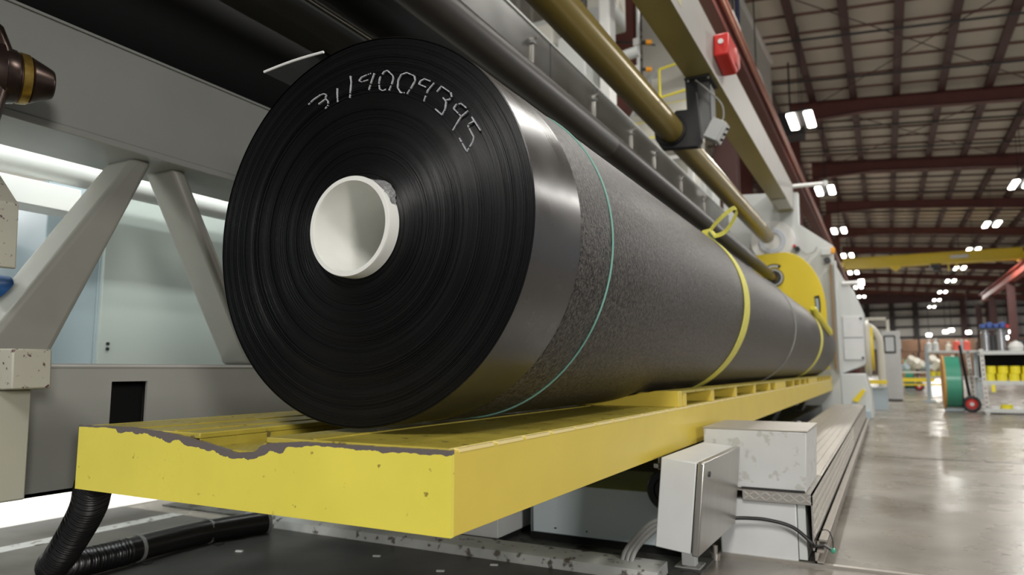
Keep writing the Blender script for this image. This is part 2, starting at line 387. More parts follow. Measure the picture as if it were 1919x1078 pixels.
# ---- crane runways and crane
t = thing('crane_runway', (-1.55, 2, 4.55), 'brown crane runway girder with copper conductor bars, above the grey machine beam', 'girder')
MB().box(-1.68, -1.46, 2.2, 62, 4.55, 4.57).box(-1.58, -1.56, 2.2, 62, 4.57, 4.95).box(-1.68, -1.46, 2.2, 62, 4.95, 4.98).build('girder', M['redbrown'], t, smooth=0)
MB().cyl((-1.43, 2.2, 4.72), (-1.43, 60, 4.72), .03, 8).build('conductor_bar', M['copper'], t)
MB().cyl((-1.43, 2.2, 4.84), (-1.43, 60, 4.84), .022, 8).build('conductor_bar', M['copper'], t)
MB().box(-1.60, -1.54, 2.2, 62, 4.98, 5.04).build('rail', M['dark_steel'], t, smooth=0)
t = thing('crane_runway', (5.3, 25, 4.55), 'red crane runway girder slanting down at the right edge', 'girder')
MB().box(5.15, 5.45, 24, 50, 4.55, 4.57).box(5.29, 5.31, 24, 50, 4.57, 4.95).box(5.15, 5.45, 24, 50, 4.95, 4.98).build('girder', mat('bright_red_oxide', (150, 66, 54), .5), t, smooth=0)
MB().box(5.27, 5.33, 24, 50, 4.98, 5.04).build('rail', M['dark_steel'], t, smooth=0)
t = thing('overhead_crane', (1.8, 35, 4.98), 'yellow overhead travelling crane spanning the hall below the rafters', 'crane')
MB().box(-1.5, 5.2, 34.84, 35.16, 5.06, 5.50).box(-1.5, 5.2, 34.74, 35.26, 5.48, 5.52).box(-1.5, 5.2, 34.74, 35.26, 5.04, 5.08).build('bridge_girder', M['yellow_guard'], t, smooth=0)
for x in (-1.55, 5.2): MB().box(x-.08, x+.14, 34.2, 35.8, 5.06, 5.28).build('end_truck', M['yellow_guard'], t, smooth=0)
MB().box(1.9, 2.3, 34.7, 35.3, 4.86, 5.03).box(2.0, 2.25, 34.8, 35.2, 4.75, 4.86).build('trolley', M['dark_steel'], t, smooth=0, bevel=.02)
MB().prism([(.35, 5.04), (.85, 5.04), (.6, 4.84)], 'Y', 34.8, 35.2).build('hoist', M['yellow_guard'], t, smooth=0)
for x_ in (2.55, 2.85): MB().box(x_, x_+.05, 34.8, 35, 4.7, 5.04).build('hook_cable', M['yellow_guard'], t, smooth=0)
MB().box(2.65, 3.3, 34.735, 34.745, 5.22, 5.36).build('capacity_plate', M['white'], t, smooth=0)

# ---- high bay lamps
lamp = thing('high_bay_lamp', (0, 0, 0), '', 'lamp')
MB().box(-.25, .25, -.52, .52, .06, .1).build('housing', M['dark_steel'], lamp, smooth=0)
for sx_ in (-1, 1):
    MB().box(sx_*.17-.085, sx_*.17+.085, -.5, .5, 0, .06).build('lens', M['lamp'], lamp, bevel=.03)
hgr = [MB().cyl((0, y_, .0), (0, y_, 1.0), .008, 6).build('hanger', M['dark_steel'], lamp) for y_ in (-.3, .3)]
for h_ in hgr: h_.scale = (1, 1, 2.26); h_.location = (0, 0, .08)
zl = 5.8
wl = ['twin-lens lamp nearest the knee of the first rafter, upper right of the machine', 'twin-lens lamp hanging just right of the grey swing arm',
      'third lamp along the left row, above the yellow crane', 'fourth lamp of the left row, just above the crane girder', 'lamp of the left row shining over the crane girder\'s left end', None, None]
for i, y in enumerate([15.7, 22.4, 29.3, 36, 42.6, 50.5, 57.2]):
    if i == 0: lamp.location = (-1.32, y, zl); lamp['label'] = wl[0]
    else:
        o = copy_tree(lamp, (0, y-15.7, 0), wl[i] or 'small %s lamp of the left row, below the yellow crane' % ('far' if i == 5 else 'farthest'))
wr = ['largest twin-lens lamp of the right row, at the right picture edge', 'second lamp of the right row, above the crane', 'third lamp of the right row, just above the yellow girder', 'lamp of the right row seen right below the yellow girder']
for i, y in enumerate([24.2, 30.6, 36.9, 43.3, 49.4, 56.3, 62.7, 69.4]):
    o = copy_tree(lamp, (5.02, y-15.7, 0), wr[i] if i < 4 else 'small far lamp of the right row, under the crane')
    if i > 3: o['label'] = '%s lamp of the right row counted from the crane, under it' % ORD[i-3]
    for h_ in o.children:
        if h_.name.startswith('hanger'): h_.scale = (1, 1, 1.82)
for (px, py, Y, lab) in [(1371, 48, 9, 'single bright strip lamp left of the blue conduit, above the red alarm box'), (1418, 152, 11, 'single bright strip lamp just right of the copper conductor bars')]:
    p = at(px, py, Y=Y); t = thing('strip_lamp', p, lab, 'lamp')
    MB().obox((0, 0, 0), (.11, 0, 0), (0, .5, 0), (0, 0, .05)).build('lens', M['lamp'], t, bevel=.02).matrix_parent_inverse = Matrix()
    MB().obox((0, 0, .045), (.14, 0, 0), (0, .56, 0), (0, 0, .04)).build('housing', M['white'], t).matrix_parent_inverse = Matrix()
    MB().cyl((0, 0, .06), (0, 0, RZ(p.x)-p.z), .01, 6).build('hanger', M['dark_steel'], t).matrix_parent_inverse = Matrix()
for (px, py, Y, lab) in [(1025, 60, 8.6, 'small round-looking lamp between grey panel row and gold tube'), (1101, 114, 8.6, 'oblong bright lamp touching the left edge of the gold tube')]:
    p = at(px, py, Y=Y); t = thing('strip_lamp', p, lab, 'lamp')
    L_ = .12 if px < 1050 else .42
    MB().obox((0, 0, 0), (.10, 0, 0), (0, L_, 0), (0, 0, .05)).build('lens', M['lamp'], t, bevel=.02).matrix_parent_inverse = Matrix()
    MB().obox((0, 0, .045), (.13, 0, 0), (0, L_+.06, 0), (0, 0, .04)).build('housing', M['white'], t).matrix_parent_inverse = Matrix()
    MB().cyl((0, 0, .06), (0, 0, RZ(p.x)-p.z), .01, 6).build('hanger', M['dark_steel'], t).matrix_parent_inverse = Matrix()

# ================================================================== ROLL OF FILM
RC = (-.821, .80); RR_ = .352; Y0, Y1 = .962, 8.27
roll = thing('film_roll', (RC[0], Y0, RC[1]-RR_), 'huge black plastic film roll chalked 3119009395, lying on the yellow platform', 'roll')
prof = []; r = .0905; h = 0; step = .0011
rnd = random.Random(3)
wave = [rnd.uniform(0, 6.28) for _ in range(6)]
while r < RR_-.003:
    big = .0012*math.sin(r*90+wave[0])+.0009*math.sin(r*173+wave[1])
    h = big+rnd.uniform(-.0005, .0005)*(.6+.8*(r/RR_))
    if rnd.random() < .06: h += rnd.choice((-.0016, .0014))
    prof += [(r, h+.00022), (r+step*.3, h), (r+step*.62, h+.00002), (r+step*.9, h+.00024), (r+step*.95, h+.0010)]; r += step
prof += [(RR_-.002, 0), (RR_, .001)]
fb = MB().lathe(prof, (RC[0], Y0, RC[1]), 160)
fb.build('layered_end_face', M['film_edge'], roll, smooth=50, label='end face of tightly wound black layers')
MB().lathe([(RR_, 0.001), (RR_, 1.15-Y0), ], (RC[0], Y0, RC[1]), 160).build('smooth_band', M['film_smooth'], roll, label='smooth glossy edge band')
MB().lathe([(RR_-.0005, 1.148), (RR_+.0008, 1.152)]+[(RR_+.0008, 1.15+i*(Y1-1.16)/12) for i in range(1, 13)]+[(RR_, Y1), (.09, Y1+.005)], (RC[0], 0, RC[1]), 160).build('textured_film', M['film_emb'], roll, label='embossed speckled black film')
core = MB().lathe([(.0905, .5), (.0905, -.024), (.089, -.027), (.0815, -.027), (.080, -.024), (.080, .75), (0.0001, .751)], (RC[0], Y0, RC[1]), 72).build('core_pipe', M['core'], roll, label='white pipe core sticking out of the roll')
# crumpled tape at upper right of the core
ang = [math.radians(a) for a in range(22, 66, 3)]
rows = []
for i, a in enumerate(ang):
    wv = .010*math.sin(PI*i/(len(ang)-1))+.001
    rows.append([(RC[0]+(.091+wv*k/3+rnd.uniform(-.0008, .0008))*math.cos(a), Y0-.018+.014*k/3+rnd.uniform(-.003, .003), RC[1]+(.091+wv*k/3)*math.sin(a)) for k in range(4)])
MB().grid(rows).build('core_tape', M['foil'], roll, smooth=0, label='crumpled tape around the core')
CH = [[(-0.949, 1.053), (-0.937, 1.06), (-0.92, 1.066), (-0.911, 1.067), (-0.904, 1.064), (-0.907, 1.058)], [(-0.923, 1.049), (-0.906, 1.056), (-0.9, 1.051), (-0.899, 1.043), (-0.906, 1.037)], [(-0.878, 1.076), (-0.878, 1.062), (-0.876, 1.044)], [(-0.847, 1.089), (-0.845, 1.076), (-0.847, 1.047)], [(-0.798, 1.084), (-0.81, 1.083), (-0.821, 1.081), (-0.826, 1.076), (-0.82, 1.072), (-0.804, 1.073)], [(-0.791, 1.083), (-0.798, 1.067), (-0.804, 1.049)], [(-0.763, 1.047), (-0.771, 1.046), (-0.778, 1.051), (-0.78, 1.063), (-0.778, 1.072), (-0.769, 1.081), (-0.761, 1.082), (-0.749, 1.07), (-0.748, 1.064), (-0.752, 1.052), (-0.758, 1.042)], [(-0.719, 1.032), (-0.731, 1.035), (-0.738, 1.046), (-0.737, 1.059), (-0.731, 1.068), (-0.718, 1.069), (-0.702, 1.06), (-0.7, 1.051), (-0.708, 1.04), (-0.717, 1.03)], [(-0.667, 1.043), (-0.68, 1.05), (-0.689, 1.048), (-0.692, 1.043), (-0.676, 1.034)], [(-0.66, 1.039), (-0.673, 1.028), (-0.681, 1.01)], [(-0.654, 1.022), (-0.645, 1.03), (-0.626, 1.015), (-0.624, 1.007), (-0.629, 1.003), (-0.634, 1.004)], [(-0.643, 1.011), (-0.635, 1.001), (-0.637, 0.988), (-0.643, 0.979), (-0.657, 0.992)], [(-0.604, 0.969), (-0.62, 0.986), (-0.615, 0.992), (-0.605, 0.992), (-0.594, 0.982)], [(-0.591, 0.977), (-0.605, 0.969), (-0.613, 0.959), (-0.621, 0.948)], [(-0.584, 0.965), (-0.567, 0.939)], [(-0.58, 0.957), (-0.59, 0.954), (-0.591, 0.95), (-0.58, 0.93), (-0.582, 0.922), (-0.593, 0.907), (-0.608, 0.933)]]
for dg in ((0, 1), (2,), (3,), (4, 5), (6,), (7,), (8, 9), (10, 11), (12, 13), (14, 15)):
  cb = MB()
  for st in [CH[q_] for q_ in dg]:
    # straight chalk strokes sampled finely; rough width
    pts = []
    for (a, b_) in zip(st[:-1], st[1:]):
        n = max(2, int(math.hypot(b_[0]-a[0], b_[1]-a[1])/.0022))
        pts += [(a[0]+(b_[0]-a[0])*i/n, a[1]+(b_[1]-a[1])*i/n) for i in range(n)]
    pts.append(st[-1])
    for p, q in zip(pts[:-1], pts[1:]):
        dx, dz = q[0]-p[0], q[1]-p[1]; l = math.hypot(dx, dz)+1e-9; wd = rnd.uniform(.0007, .0012)
        nx, nz = -dz/l*wd, dx/l*wd; yy = .9585
        if rnd.random() < .1: continue
        cb.add([(p[0]+nx, yy, p[1]+nz), (q[0]+nx, yy, q[1]+nz), (q[0]-nx, yy, q[1]-nz), (p[0]-nx, yy, p[1]-nz),
                (p[0]+nx, yy+.003, p[1]+nz), (q[0]+nx, yy+.003, q[1]+nz), (q[0]-nx, yy+.003, q[1]-nz), (p[0]-nx, yy+.003, p[1]-nz)],
               [(0, 1, 2, 3), (0, 4, 5, 1), (3, 2, 6, 7)])
  cb.build('chalk_digit', M['chalk'], roll, smooth=0, label='handwritten chalk digit %s of the number' % '3119009395'[[0, 2, 3, 4, 6, 7, 8, 10, 12, 14].index(dg[0])])
# loose end of the outermost wrap, leaving the roll to the upper left
rows = []
for i in range(9):
    u = i/8; x = -.905-.155*u; z = 1.142-.008*u-.0*u+.003*math.sin(u*3)
    rows.append([(x, .95, z), (x, 1.12, z)])
fl = MB().grid(rows); fl.grid([[(a[0], a[1], a[2]+.004) for a in rw] for rw in rows])
fl.grid([[(rw[0][0], rw[0][1], rw[0][2]), (rw[0][0], rw[0][1], rw[0][2]+.004)] for rw in rows])
fl.build('loose_flap', [M['film_dark']], roll, smooth=0)
MB().tube([(rw[0][0], .949, rw[0][2]+.002) for rw in rows], .0026, 6).build('flap_edge', M['white'], roll, label='cut edge of the loose film end, painted pale as if lit')  # white tube paints in the light on the black film's edge

# ---- straps and twines around the roll
def ring(y, r, tilt=0, lean=0, n=96, a0=0, a1=2*PI):
    return [(RC[0]+r*math.cos(a0+(a1-a0)*i/n), y+tilt*math.sin(a0+(a1-a0)*i/n)+lean*math.cos(a0+(a1-a0)*i/n), RC[1]+r*math.sin(a0+(a1-a0)*i/n)) for i in range(n if a1-a0 > 6.2 else n+1)]
o = MB().tube(ring(1.33, RR_+.002, .02, -.02), .0021, 6, closed=True).build('twine', M['twine']); tag(o, 'pale green twine tied around the roll near its smooth band', 'twine')
o = MB().tube(ring(4.5, RR_+.003, .05), .004, 6, closed=True).build('twine', M['wire']); tag(o, 'thin pale wire around the roll between the two yellow slings', 'twine')
kn = thing('yellow_sling', (RC[0]+.4, 2.9, RC[1]), 'yellow webbing sling with a standing loop knot around the middle of the roll', 'strap')
def band(y, wd, tilt, lean, wob=.0):
    b = MB(); rows = []
    n = 120
    for i in range(n+1):
        a = 2*PI*i/n; yy = y+tilt*math.sin(a)+lean*math.cos(a)+wob*math.sin(2*a+.5)
        r = RR_+.002; r2 = r+.003
        w2 = wd*(.8+.2*math.cos(a-.3))
        rows.append([(RC[0]+q*math.cos(a), yy+s_, RC[1]+q*math.sin(a)) for q, s_ in ((r, -w2), (r2, -w2), (r2, w2), (r, w2), (r, -w2))])
    return b.grid(rows)
def ribbon(pts, wv, th=.003):
    """flat strap through pts with half width vectors wv"""
    b = MB(); rows = []
    for p, v in zip(pts, wv):
        p, v = Vector(p), Vector(v); nrm = Vector((.6, -.7, .3)).normalized()*th
        rows.append([p-v, p+v, p+v+nrm, p-v+nrm, p-v])
    return b.grid(rows)
band(2.86, .055, .03, -.03, .015).build('webbing', M['strap'], kn, smooth=50)
def smooth_path(P, n=8):
    P = [Vector(p) for p in P]; out = []
    for i in range(len(P)-1):
        p0 = P[max(i-1, 0)]; p1 = P[i]; p2 = P[i+1]; p3 = P[min(i+2, len(P)-1)]
        for k in range(n):
            t_ = k/n; out.append(.5*((2*p1)+(p2-p0)*t_+(2*p0-5*p1+4*p2-p3)*t_**2+(3*p1-p0-3*p2+p3)*t_**3))
    return out+[P[-1]]
a = math.radians(57)
K = Vector((RC[0]+(RR_+.012)*math.cos(a), 2.90, RC[1]+(RR_+.012)*math.sin(a)))
pts = smooth_path([K, K+Vector((.05, -.03, .045)), K+Vector((.115, -.05, .085)), K+Vector((.125, -.05, .06)), K+Vector((.075, -.02, .0)), K+Vector((.02, 0, -.012)), K])
ribbon(pts, [Vector((-.004, .003, .0085))]*len(pts)).build('loop', M['strap'], kn, smooth=60)
MB().tube([K+Vector((-.02, -.0, .008)), K+Vector((.008, -.004, .006)), K+Vector((.03, -.0, -.012))], .016, 8, rs=[.009, .017, .010]).build('knot', M['strap'], kn)
ribbon(smooth_path([K+Vector((.01, -.03, 0)), K+Vector((.035, -.04, -.04)), K+Vector((.065, -.045, -.10))], 5), [Vector((.004, -.008, .004))]*11).build('blue_label', M['tag_blue'], kn, smooth=60, label='blue-grey tag flap at the knot')
k2 = thing('yellow_sling', (RC[0]+.4, 6.6, RC[1]), 'farther yellow webbing sling around the roll beside the round yellow guard', 'strap')
band(6.55, .09, .12, -.1, .04).build('webbing', M['strap'], k2, smooth=50)
a = math.radians(33); K2 = Vector((RC[0]+(RR_+.014)*math.cos(a), 6.95, RC[1]+(RR_+.014)*math.sin(a)))
pts = smooth_path([(RC[0]+.30, 6.35, RC[1]+.26), (RC[0]+.33, 6.9, RC[1]+.17), (RC[0]+.355, 7.5, RC[1]+.10)], 6)
MB().tube(pts, .03, 8, rs=[.02]+[.03]*(len(pts)-2)+[.025]).build('slack_loop', M['tape'], k2)

# ================================================================== YELLOW PLATFORM
XL, XR, PY, PF = -1.398, -.537, .834, 8.60; ZT, ZB = .440, .321
plat = thing('lift_platform', ((XL+XR)/2, PY, ZB), 'long yellow steel lift platform carrying the black roll, with dented chipped front lip', 'platform')
LIPZ = [(-1.401, .442), (-1.231, .443), (-1.111, .436), (-1.041, .426), (-1.0, .419), (-.962, .412), (-.913, .417), (-.905, .426), (-.889, .431), (-.82, .437), (-.672, .437), (-.538, .438)]
def lipz(x):
    for (a, za), (b_, zb) in zip(LIPZ[:-1], LIPZ[1:]):
        if a <= x <= b_: return za+(zb-za)*(x-a)/(b_-a)
    return LIPZ[0][1] if x < LIPZ[0][0] else LIPZ[-1][1]
b = MB(); rows = []; uv = []
nx_ = 120
for i in range(nx_+1):
    x = XL+(XR-XL)*i/nx_; zt = lipz(x)+rnd.uniform(-.0006, .0006)
    wear = 1.0 if x < -.85 else .55
    if x < -1.28: wear = .35
    col = []
    for (y, z, d) in [(PY+.008, ZB, .12), (PY, ZB, .12), (PY, ZB+.03, .09), (PY, zt-.04, .04), (PY, zt-.02, .02), (PY, zt-.008, .008), (PY, zt, 0), (PY+.008, zt, 0), (PY+.008, ZB, 0)]:
        col.append((x, y, z)); uv.append((wear*.045, d))
    rows.append(col)
b.grid(rows); b.f += [tuple(range(9)), tuple(range(nx_*9, nx_*9+9))]; b.m += [0, 0]; b.uv = uv
b.build('front_fascia', M['lip'], plat, smooth=30, label='bright front plate with chipped bent rim')
# side fascia
sb = MB().box(XR-.008, XR, PY+.008, PF, ZB, ZT-.003)
sb.build('side_fascia', M['yellow_clean'], plat, smooth=0, bevel=.001)
MB().box(XL, XL+.008, PY+.008, PF, ZB, ZT).build('side_fascia', M['yellow'], plat, smooth=0)
MB().box(XL+.008, -1.06, PY+.008, PF, ZT-.010, ZT).build('deck_plate', M['yellow_deck'], plat, bevel=.002)
MB().box(-.90, XR-.008, PY+.008, PF, ZT-.010, ZT).build('deck_plate', M['yellow_deck'], plat, bevel=.002)
MB().box(-1.06, -.90, PY+.008, PF, ZT-.034, ZT-.024).box(-1.06, -1.055, PY+.008, PF, ZT-.034, ZT-.01).box(-.905, -.90, PY+.008, PF, ZT-.034, ZT-.01).build('groove_plate', M['yellow_deck'], plat, smooth=0)
MB().box(-1.25, -1.235, PY+.01, PF, ZT, ZT+.002).box(-1.13, -1.12, PY+.01, PF, ZT, ZT+.002).box(-.80, -.792, PY+.01, 2.0, ZT, ZT+.002).build('deck_rib', M['yellow_deck'], plat, smooth=0)
sh = MB()
y = PY+.02
while y < 8.9:
    L_ = .085+.02*rnd.random(); sh.box(XR-.010, XR+.0008, y, y+L_, ZT-.006, ZT-.001); y += L_+.012
sh.build('edge_weld', mat('highlight_yellow', (236, 216, 150), .25), plat, smooth=0, kind=None, label='edge stitches along the deck rim, coloured as bright highlights')  # stitch colour lightened to paint in bright highlights along the rim
MB().box(XL+.01, XR-.01, PY+.01, PF, ZB+.02, ZB+.03).build('underside', M['yellow'], plat, smooth=0)

# raised ribbed cradle deck on the right
rd = thing('cradle_deck', (-.69, 2.10, ZT), 'raised yellow ribbed deck section wedged under the right side of the roll', 'deck')
zr = .486
def topz(x): return .449+(zr-.449)*min(1, max(0, (x+.80)/.19))
MB().prism([(-.86, ZT), (-.541, ZT), (-.541, zr), (-.61, zr), (-.80, .449), (-.86, .446)], 'Y', 2.06, 2.10).build('end_plate', M['yellow_clean'], rd, bevel=.001)
MB().prism([(-.86, .444), (-.80, .445), (-.61, zr-.007), (-.541, zr-.007), (-.541, zr), (-.61, zr), (-.80, .449), (-.86, .447)], 'Y', 2.10, 8.58).build('top_plate', M['yellow_deck'], rd, smooth=0)
web = None
def wrib(y, wd):
    global web
    if web is None:
        web = MB().box(-.70, -.543, 0, 1, ZT+.0005, zr-.007).build('rib', M['yellow_clean'], rd, smooth=0)
        web.matrix_parent_inverse = Matrix(); web.location = (.69, y-2.10, -ZT); web.scale = (1, wd, 1)
    else: piece(web, rd, (.69, y-2.10, -ZT), scale=(1, wd, 1))
for y, wd in [(2.12, .04), (2.50, .05), (2.93, .05), (3.40, .05), (3.86, .06), (4.10, .45), (4.95, .05), (5.35, .05), (5.72, .05), (6.0, .75), (7.0, .06), (7.35, .06), (7.7, .06), (8.05, .06), (8.4, .06), (8.5, .07)]: wrib(y, wd)
MB().box(-.71, -.70, 2.1, 8.58, ZT+.0005, zr-.013).build('inner_web', M['dark_steel'], rd, smooth=0)

# chassis and things under the platform
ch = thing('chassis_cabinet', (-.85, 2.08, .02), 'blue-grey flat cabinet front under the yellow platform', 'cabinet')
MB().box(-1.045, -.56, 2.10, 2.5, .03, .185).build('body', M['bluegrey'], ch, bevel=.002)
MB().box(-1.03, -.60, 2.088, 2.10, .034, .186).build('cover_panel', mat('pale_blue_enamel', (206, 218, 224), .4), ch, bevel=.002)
for x in (-.95, -.845): MB().cyl((x, 2.089, .052), (x, 2.084, .052), .0025, 8).build('screw', M['dark_steel'], ch)
MB().box(-1.05, -.55, 2.11, 2.5, .006, .03).build('plinth', M['black'], ch, smooth=0)
c2 = thing('chassis_cabinet', (-1.3, 1.95, .02), 'smaller pale cabinet peeking out left of the blue-grey one, beneath the platform', 'cabinet')
MB().box(-1.55, -1.10, 1.98, 2.35, .025, .20).build('body', M['white_box'], c2, bevel=.002)
MB().box(-1.54, -1.11, 1.99, 2.35, .006, .025).build('plinth', M['black'], c2, smooth=0)
sc = thing('scissor_base', (-.9, 3, .005), 'dark steel lifting base hidden under the yellow platform', 'machine')
MB().box(-1.32, -.64, 2.6, 8.4, .006, .16).build('bed', M['dark_steel'], sc, smooth=0)
for y in (3.2, 5.6, 7.7):
    MB().bar((-.75, y-.5, .15), (-.75, y+.5, ZB-.002), .05, .05).build('arm', M['dark_steel'], sc, smooth=0)
    MB().bar((-1.2, y-.5, .15), (-1.2, y+.5, ZB-.002), .05, .05).build('arm', M['dark_steel'], sc, smooth=0)
wh = thing('threaded_support', (-.625, 2.03, .19), 'small threaded steel foot hanging under the platform near the white boxes', 'foot')
MB().cyl((-.63, 2.16, .187), (-.63, 2.16, ZB), .006, 10).build('threaded_rod', M['brushed'], wh)
MB().cyl((-.63, 2.16, .25), (-.63, 2.16, .262), .02, 6).cyl((-.63, 2.16, .215), (-.63, 2.16, .222), .028, 6).build('nut', M['brushed'], wh)
cw = thing('support_caster', (-.58, 2.03, .13), 'black rubber wheel half hidden behind the small white control box', 'wheel')
MB().lathe([(.02, -.013), (.035, -.013), (.038, -.018), (.055, -.018), (.06, -.01), (.06, .01), (.055, .018), (.038, .018), (.02, .012)], (-.575, 2.045, .205), 36).build('tyre', M['rubber'], cw)
MB().cyl((-.575, 2.03, .205), (-.575, 2.07, .205), .021, 18).build('hub', M['dark_steel'], cw)

# ================================================================== RIGHT SIDE BOXES AND STEP
st = thing('treadplate_step', (-.34, 2.22, .02), 'long low aluminium treadplate step running beside the yellow platform', 'step')
SX0, SX1, SY0, SY1, SZ = -.485, -.205, 2.20, 7.9, .198
MB().box(SX0, SX1, SY0, SY1, SZ-.004, SZ).build('top_plate', M['alu'], st, smooth=0)
rb = None
for i in range(9):
    x = SX0+.016+i*.031
    if rb is None:
        rb = MB().box(-.0045, .0045, SY0+.38, SY1, 0, .004).build('top_rib', M['alu'], st, smooth=0); rb.matrix_parent_inverse = Matrix(); rb.location = (x+.34, -2.22, SZ-.02)
    else: piece(rb, st, (x+.34, -2.22, SZ-.02))
MB().box(SX0+.09, SX1, SY0-.004, SY0, SZ-.030, SZ).build('front_flange', M['tread'], st, smooth=0)
MB().box(SX1-.004, SX1, SY0-.004, SY1, .045, SZ).build('side_flange', M['tread'], st, smooth=0)
lz = MB()   # raised tread lozenges
for i in range(12):
    for j in range(2):
        s_ = 1 if (i+j) % 2 else -1
        c_ = (SX0+.1+i*.0155, SY0-.0045, SZ-.009-j*.012)
        lz.obox(c_, Vector((.013, 0, .009*s_)), (0, .002, 0), Vector((-.0016*s_, 0, .0024)))
lz2 = MB()
for i in range(150):
    for j in range(5):
        s_ = 1 if (i+j) % 2 else -1
        y = SY0+.01+i*.0185
        lz.obox((SX1+.0005, y, SZ-.014-j*.027), Vector((0, .014, .016*s_)), (.002, 0, 0), Vector((0, -.002*s_, .003)))
for i in range(16):
    for j in range(2):
        s_ = 1 if (i+j) % 2 else -1
        lz.obox((SX1-.012+j*.006-.004, SY0+.13+i*.017, SZ+.0006), Vector((.012, .010*s_, 0)), Vector((-.002*s_, .003, 0)), (0, 0, .002))
lz.build('tread_lozenges', mat('bright_tread', (225, 222, 216), .25, metal=.6), st, smooth=0, kind='stuff')
for k, (x0, x1, z0, z1) in enumerate([(SX1, SX1+.022, .012, .045), (SX1+.004, SX1+.03, .050, .070)]):
    MB().box(x0, x1, SY0-.0+.03*k, SY1, z0, z0+.005).box(x0, x1, SY0+.03*k, SY1, z1-.005, z1).box(x0, x0+.005, SY0+.03*k, SY1, z0, z1).build('side_rail', M['alu'], st, smooth=0)
MB().box(SX0+.02, SX1-.01, SY0+.25, SY1, .0, SZ-.02).build('frame', M['dark_steel'], st, smooth=0)

lw = thing('floor_cabinet', (-.36, 2.21, .004), 'white steel cabinet on the floor beneath the treadplate step\'s front', 'cabinet')
MB().box(-.466, -.250, 2.212, 2.42, .006, SZ-.031).build('body', M['white_box'], lw, bevel=.004)
MB().box(-.248, -.226, 2.214, 2.42, .012, SZ-.031).build('side_strip', M['lightgrey'], lw, bevel=.001)
MB().box(-.46, -.255, 2.22, 2.42, 0, .006).build('plinth', M['black'], lw, smooth=0)
ub = thing('steel_enclosure', (-.36, 2.3, SZ), 'scuffed white steel box standing on the treadplate step', 'box')
MB().prism([(-.508, SZ+.001), (-.222, SZ+.001), (-.214, .368), (-.508, .372)], 'Y', 2.215, 2.56).build('body', M['white_dirty'], ub, bevel=.003)
MB().box(-.51, -.211, 2.213, 2.562, .369, .374).build('lid', mat('beige_lid', (176, 170, 160), .4, metal=.3, var=.06), ub, bevel=.002)
MB().box(-.40, -.225, 2.209, 2.2145, SZ+.0012, SZ+.006).build('gasket', M['dark_steel'], ub, smooth=0)

# small tilted control box on a post
Mt = Matrix.Translation(Vector((-.507, 1.75, .333))) @ Matrix.Rotation(-.018, 4, 'Z') @ Matrix.Rotation(.099, 4, 'Y')
cb_ = thing('control_box', (-.5, 1.9, .004), 'small tilted white control box on a short post beside the platform', 'box')
def put(mb, name, m, parent, **k):
    mb.v = [tuple(Mt @ Vector(v)) for v in mb.v]; return mb.build(name, m, parent, **k)
put(MB().box(0, .088, 0, .42, -.219, 0), 'body', M['white_box'], cb_, bevel=.003)
put(MB().box(.091, .108, -.003, .423, -.222, .003), 'door', M['brushed'], cb_, bevel=.004)
put(MB().box(.088, .091, .004, .416, -.215, -.004), 'door_gasket', M['dark_steel'], cb_, smooth=0)
put(MB().cyl((.108, .05, -.03), (.111, .05, -.03), .007, 14), 'lock', M['dark_steel'], cb_)
MB().box(-.535, -.497, 2.02, 2.055, .006, .13).build('post', M['white_box'], cb_, bevel=.002)
MB().box(-.55, -.48, 2.0, 2.075, 0, .008).build('foot_plate', M['curb'], cb_, bevel=.002)
tag_c = thing('leveling_foot', (-.43, 2.1, 0), 'small steel foot on the floor beside the white cabinet', 'foot')  # small steel foot
MB().cyl((-.47, 2.15, .0), (-.47, 2.15, .018), .014, 16).cyl((-.47, 2.15, .018), (-.47, 2.15, .04), .007, 10).build('foot', M['alu'], tag_c)

# conduits curling out of the control box
for k, r_ in enumerate((0, .013, .026)):
    P = smooth_path([(-.515, 1.93-.0*k, .150-.002*k), (-.55+.002*k, 1.925, .148-.006*k), (-.60+r_*.5, 1.92, .125-.008*k), (-.655+r_, 1.90, .06), (-.66+r_, 1.88-.005*k, .012), (-.63+r_, 1.80, .0105), (-.57+r_, 1.6, .0105)], 8)
    o = MB().tube(P, .0065, 10).build('grey_conduit', M['cable']); tag(o, 'grey flexible conduit looping from the control box, %s strand' % ('outer left', 'middle', 'inner right')[k], 'cable', 'conduits of the control box')
cg = thing('cable_gland', (-.525, 1.93, .15), 'pale plastic cable gland on the control box\'s left side', 'fitting')
MB().cyl((-.538, 1.925, .150), (-.512, 1.925, .148), .011, 6).build('nut', M['lightgrey'], cg)
P = smooth_path([(-.42, 2.17, .118), (-.38, 2.175, .121), (-.323, 2.18, .12), (-.26, 2.185, .106), (-.215, 2.19, .070), (-.207, 2.2, .055)], 8)
tag(MB().tube(P, .0052, 10).build('black_cable', M['rubber']), 'black cable running across the white floor cabinet', 'cable')
P = smooth_path([(-.205, 2.20, .07), (-.19, 2.19, .10), (-.168, 2.19, .105), (-.158, 2.195, .08), (-.158, 2.2, .057)], 8)
wr_ = thing('hanging_wire', (-.158, 2.2, .05), 'thin dark wire with a green ball end at the step\'s corner', 'wire')
MB().tube(P, .0013, 6).build('wire', M['rubber'], wr_)
MB().lathe([(0.0001, -.008), (.005, -.0065), (.008, 0), (.005, .0065), (.0001, .008)], (-.158, 2.2, .05), 16).build('ball_end', M['green'], wr_)
MB().tube([(-.205, 2.2, .055), (-.18, 2.2, .062), (-.163, 2.2, .052)], .004, 8).build('plug', M['rubber'], wr_)
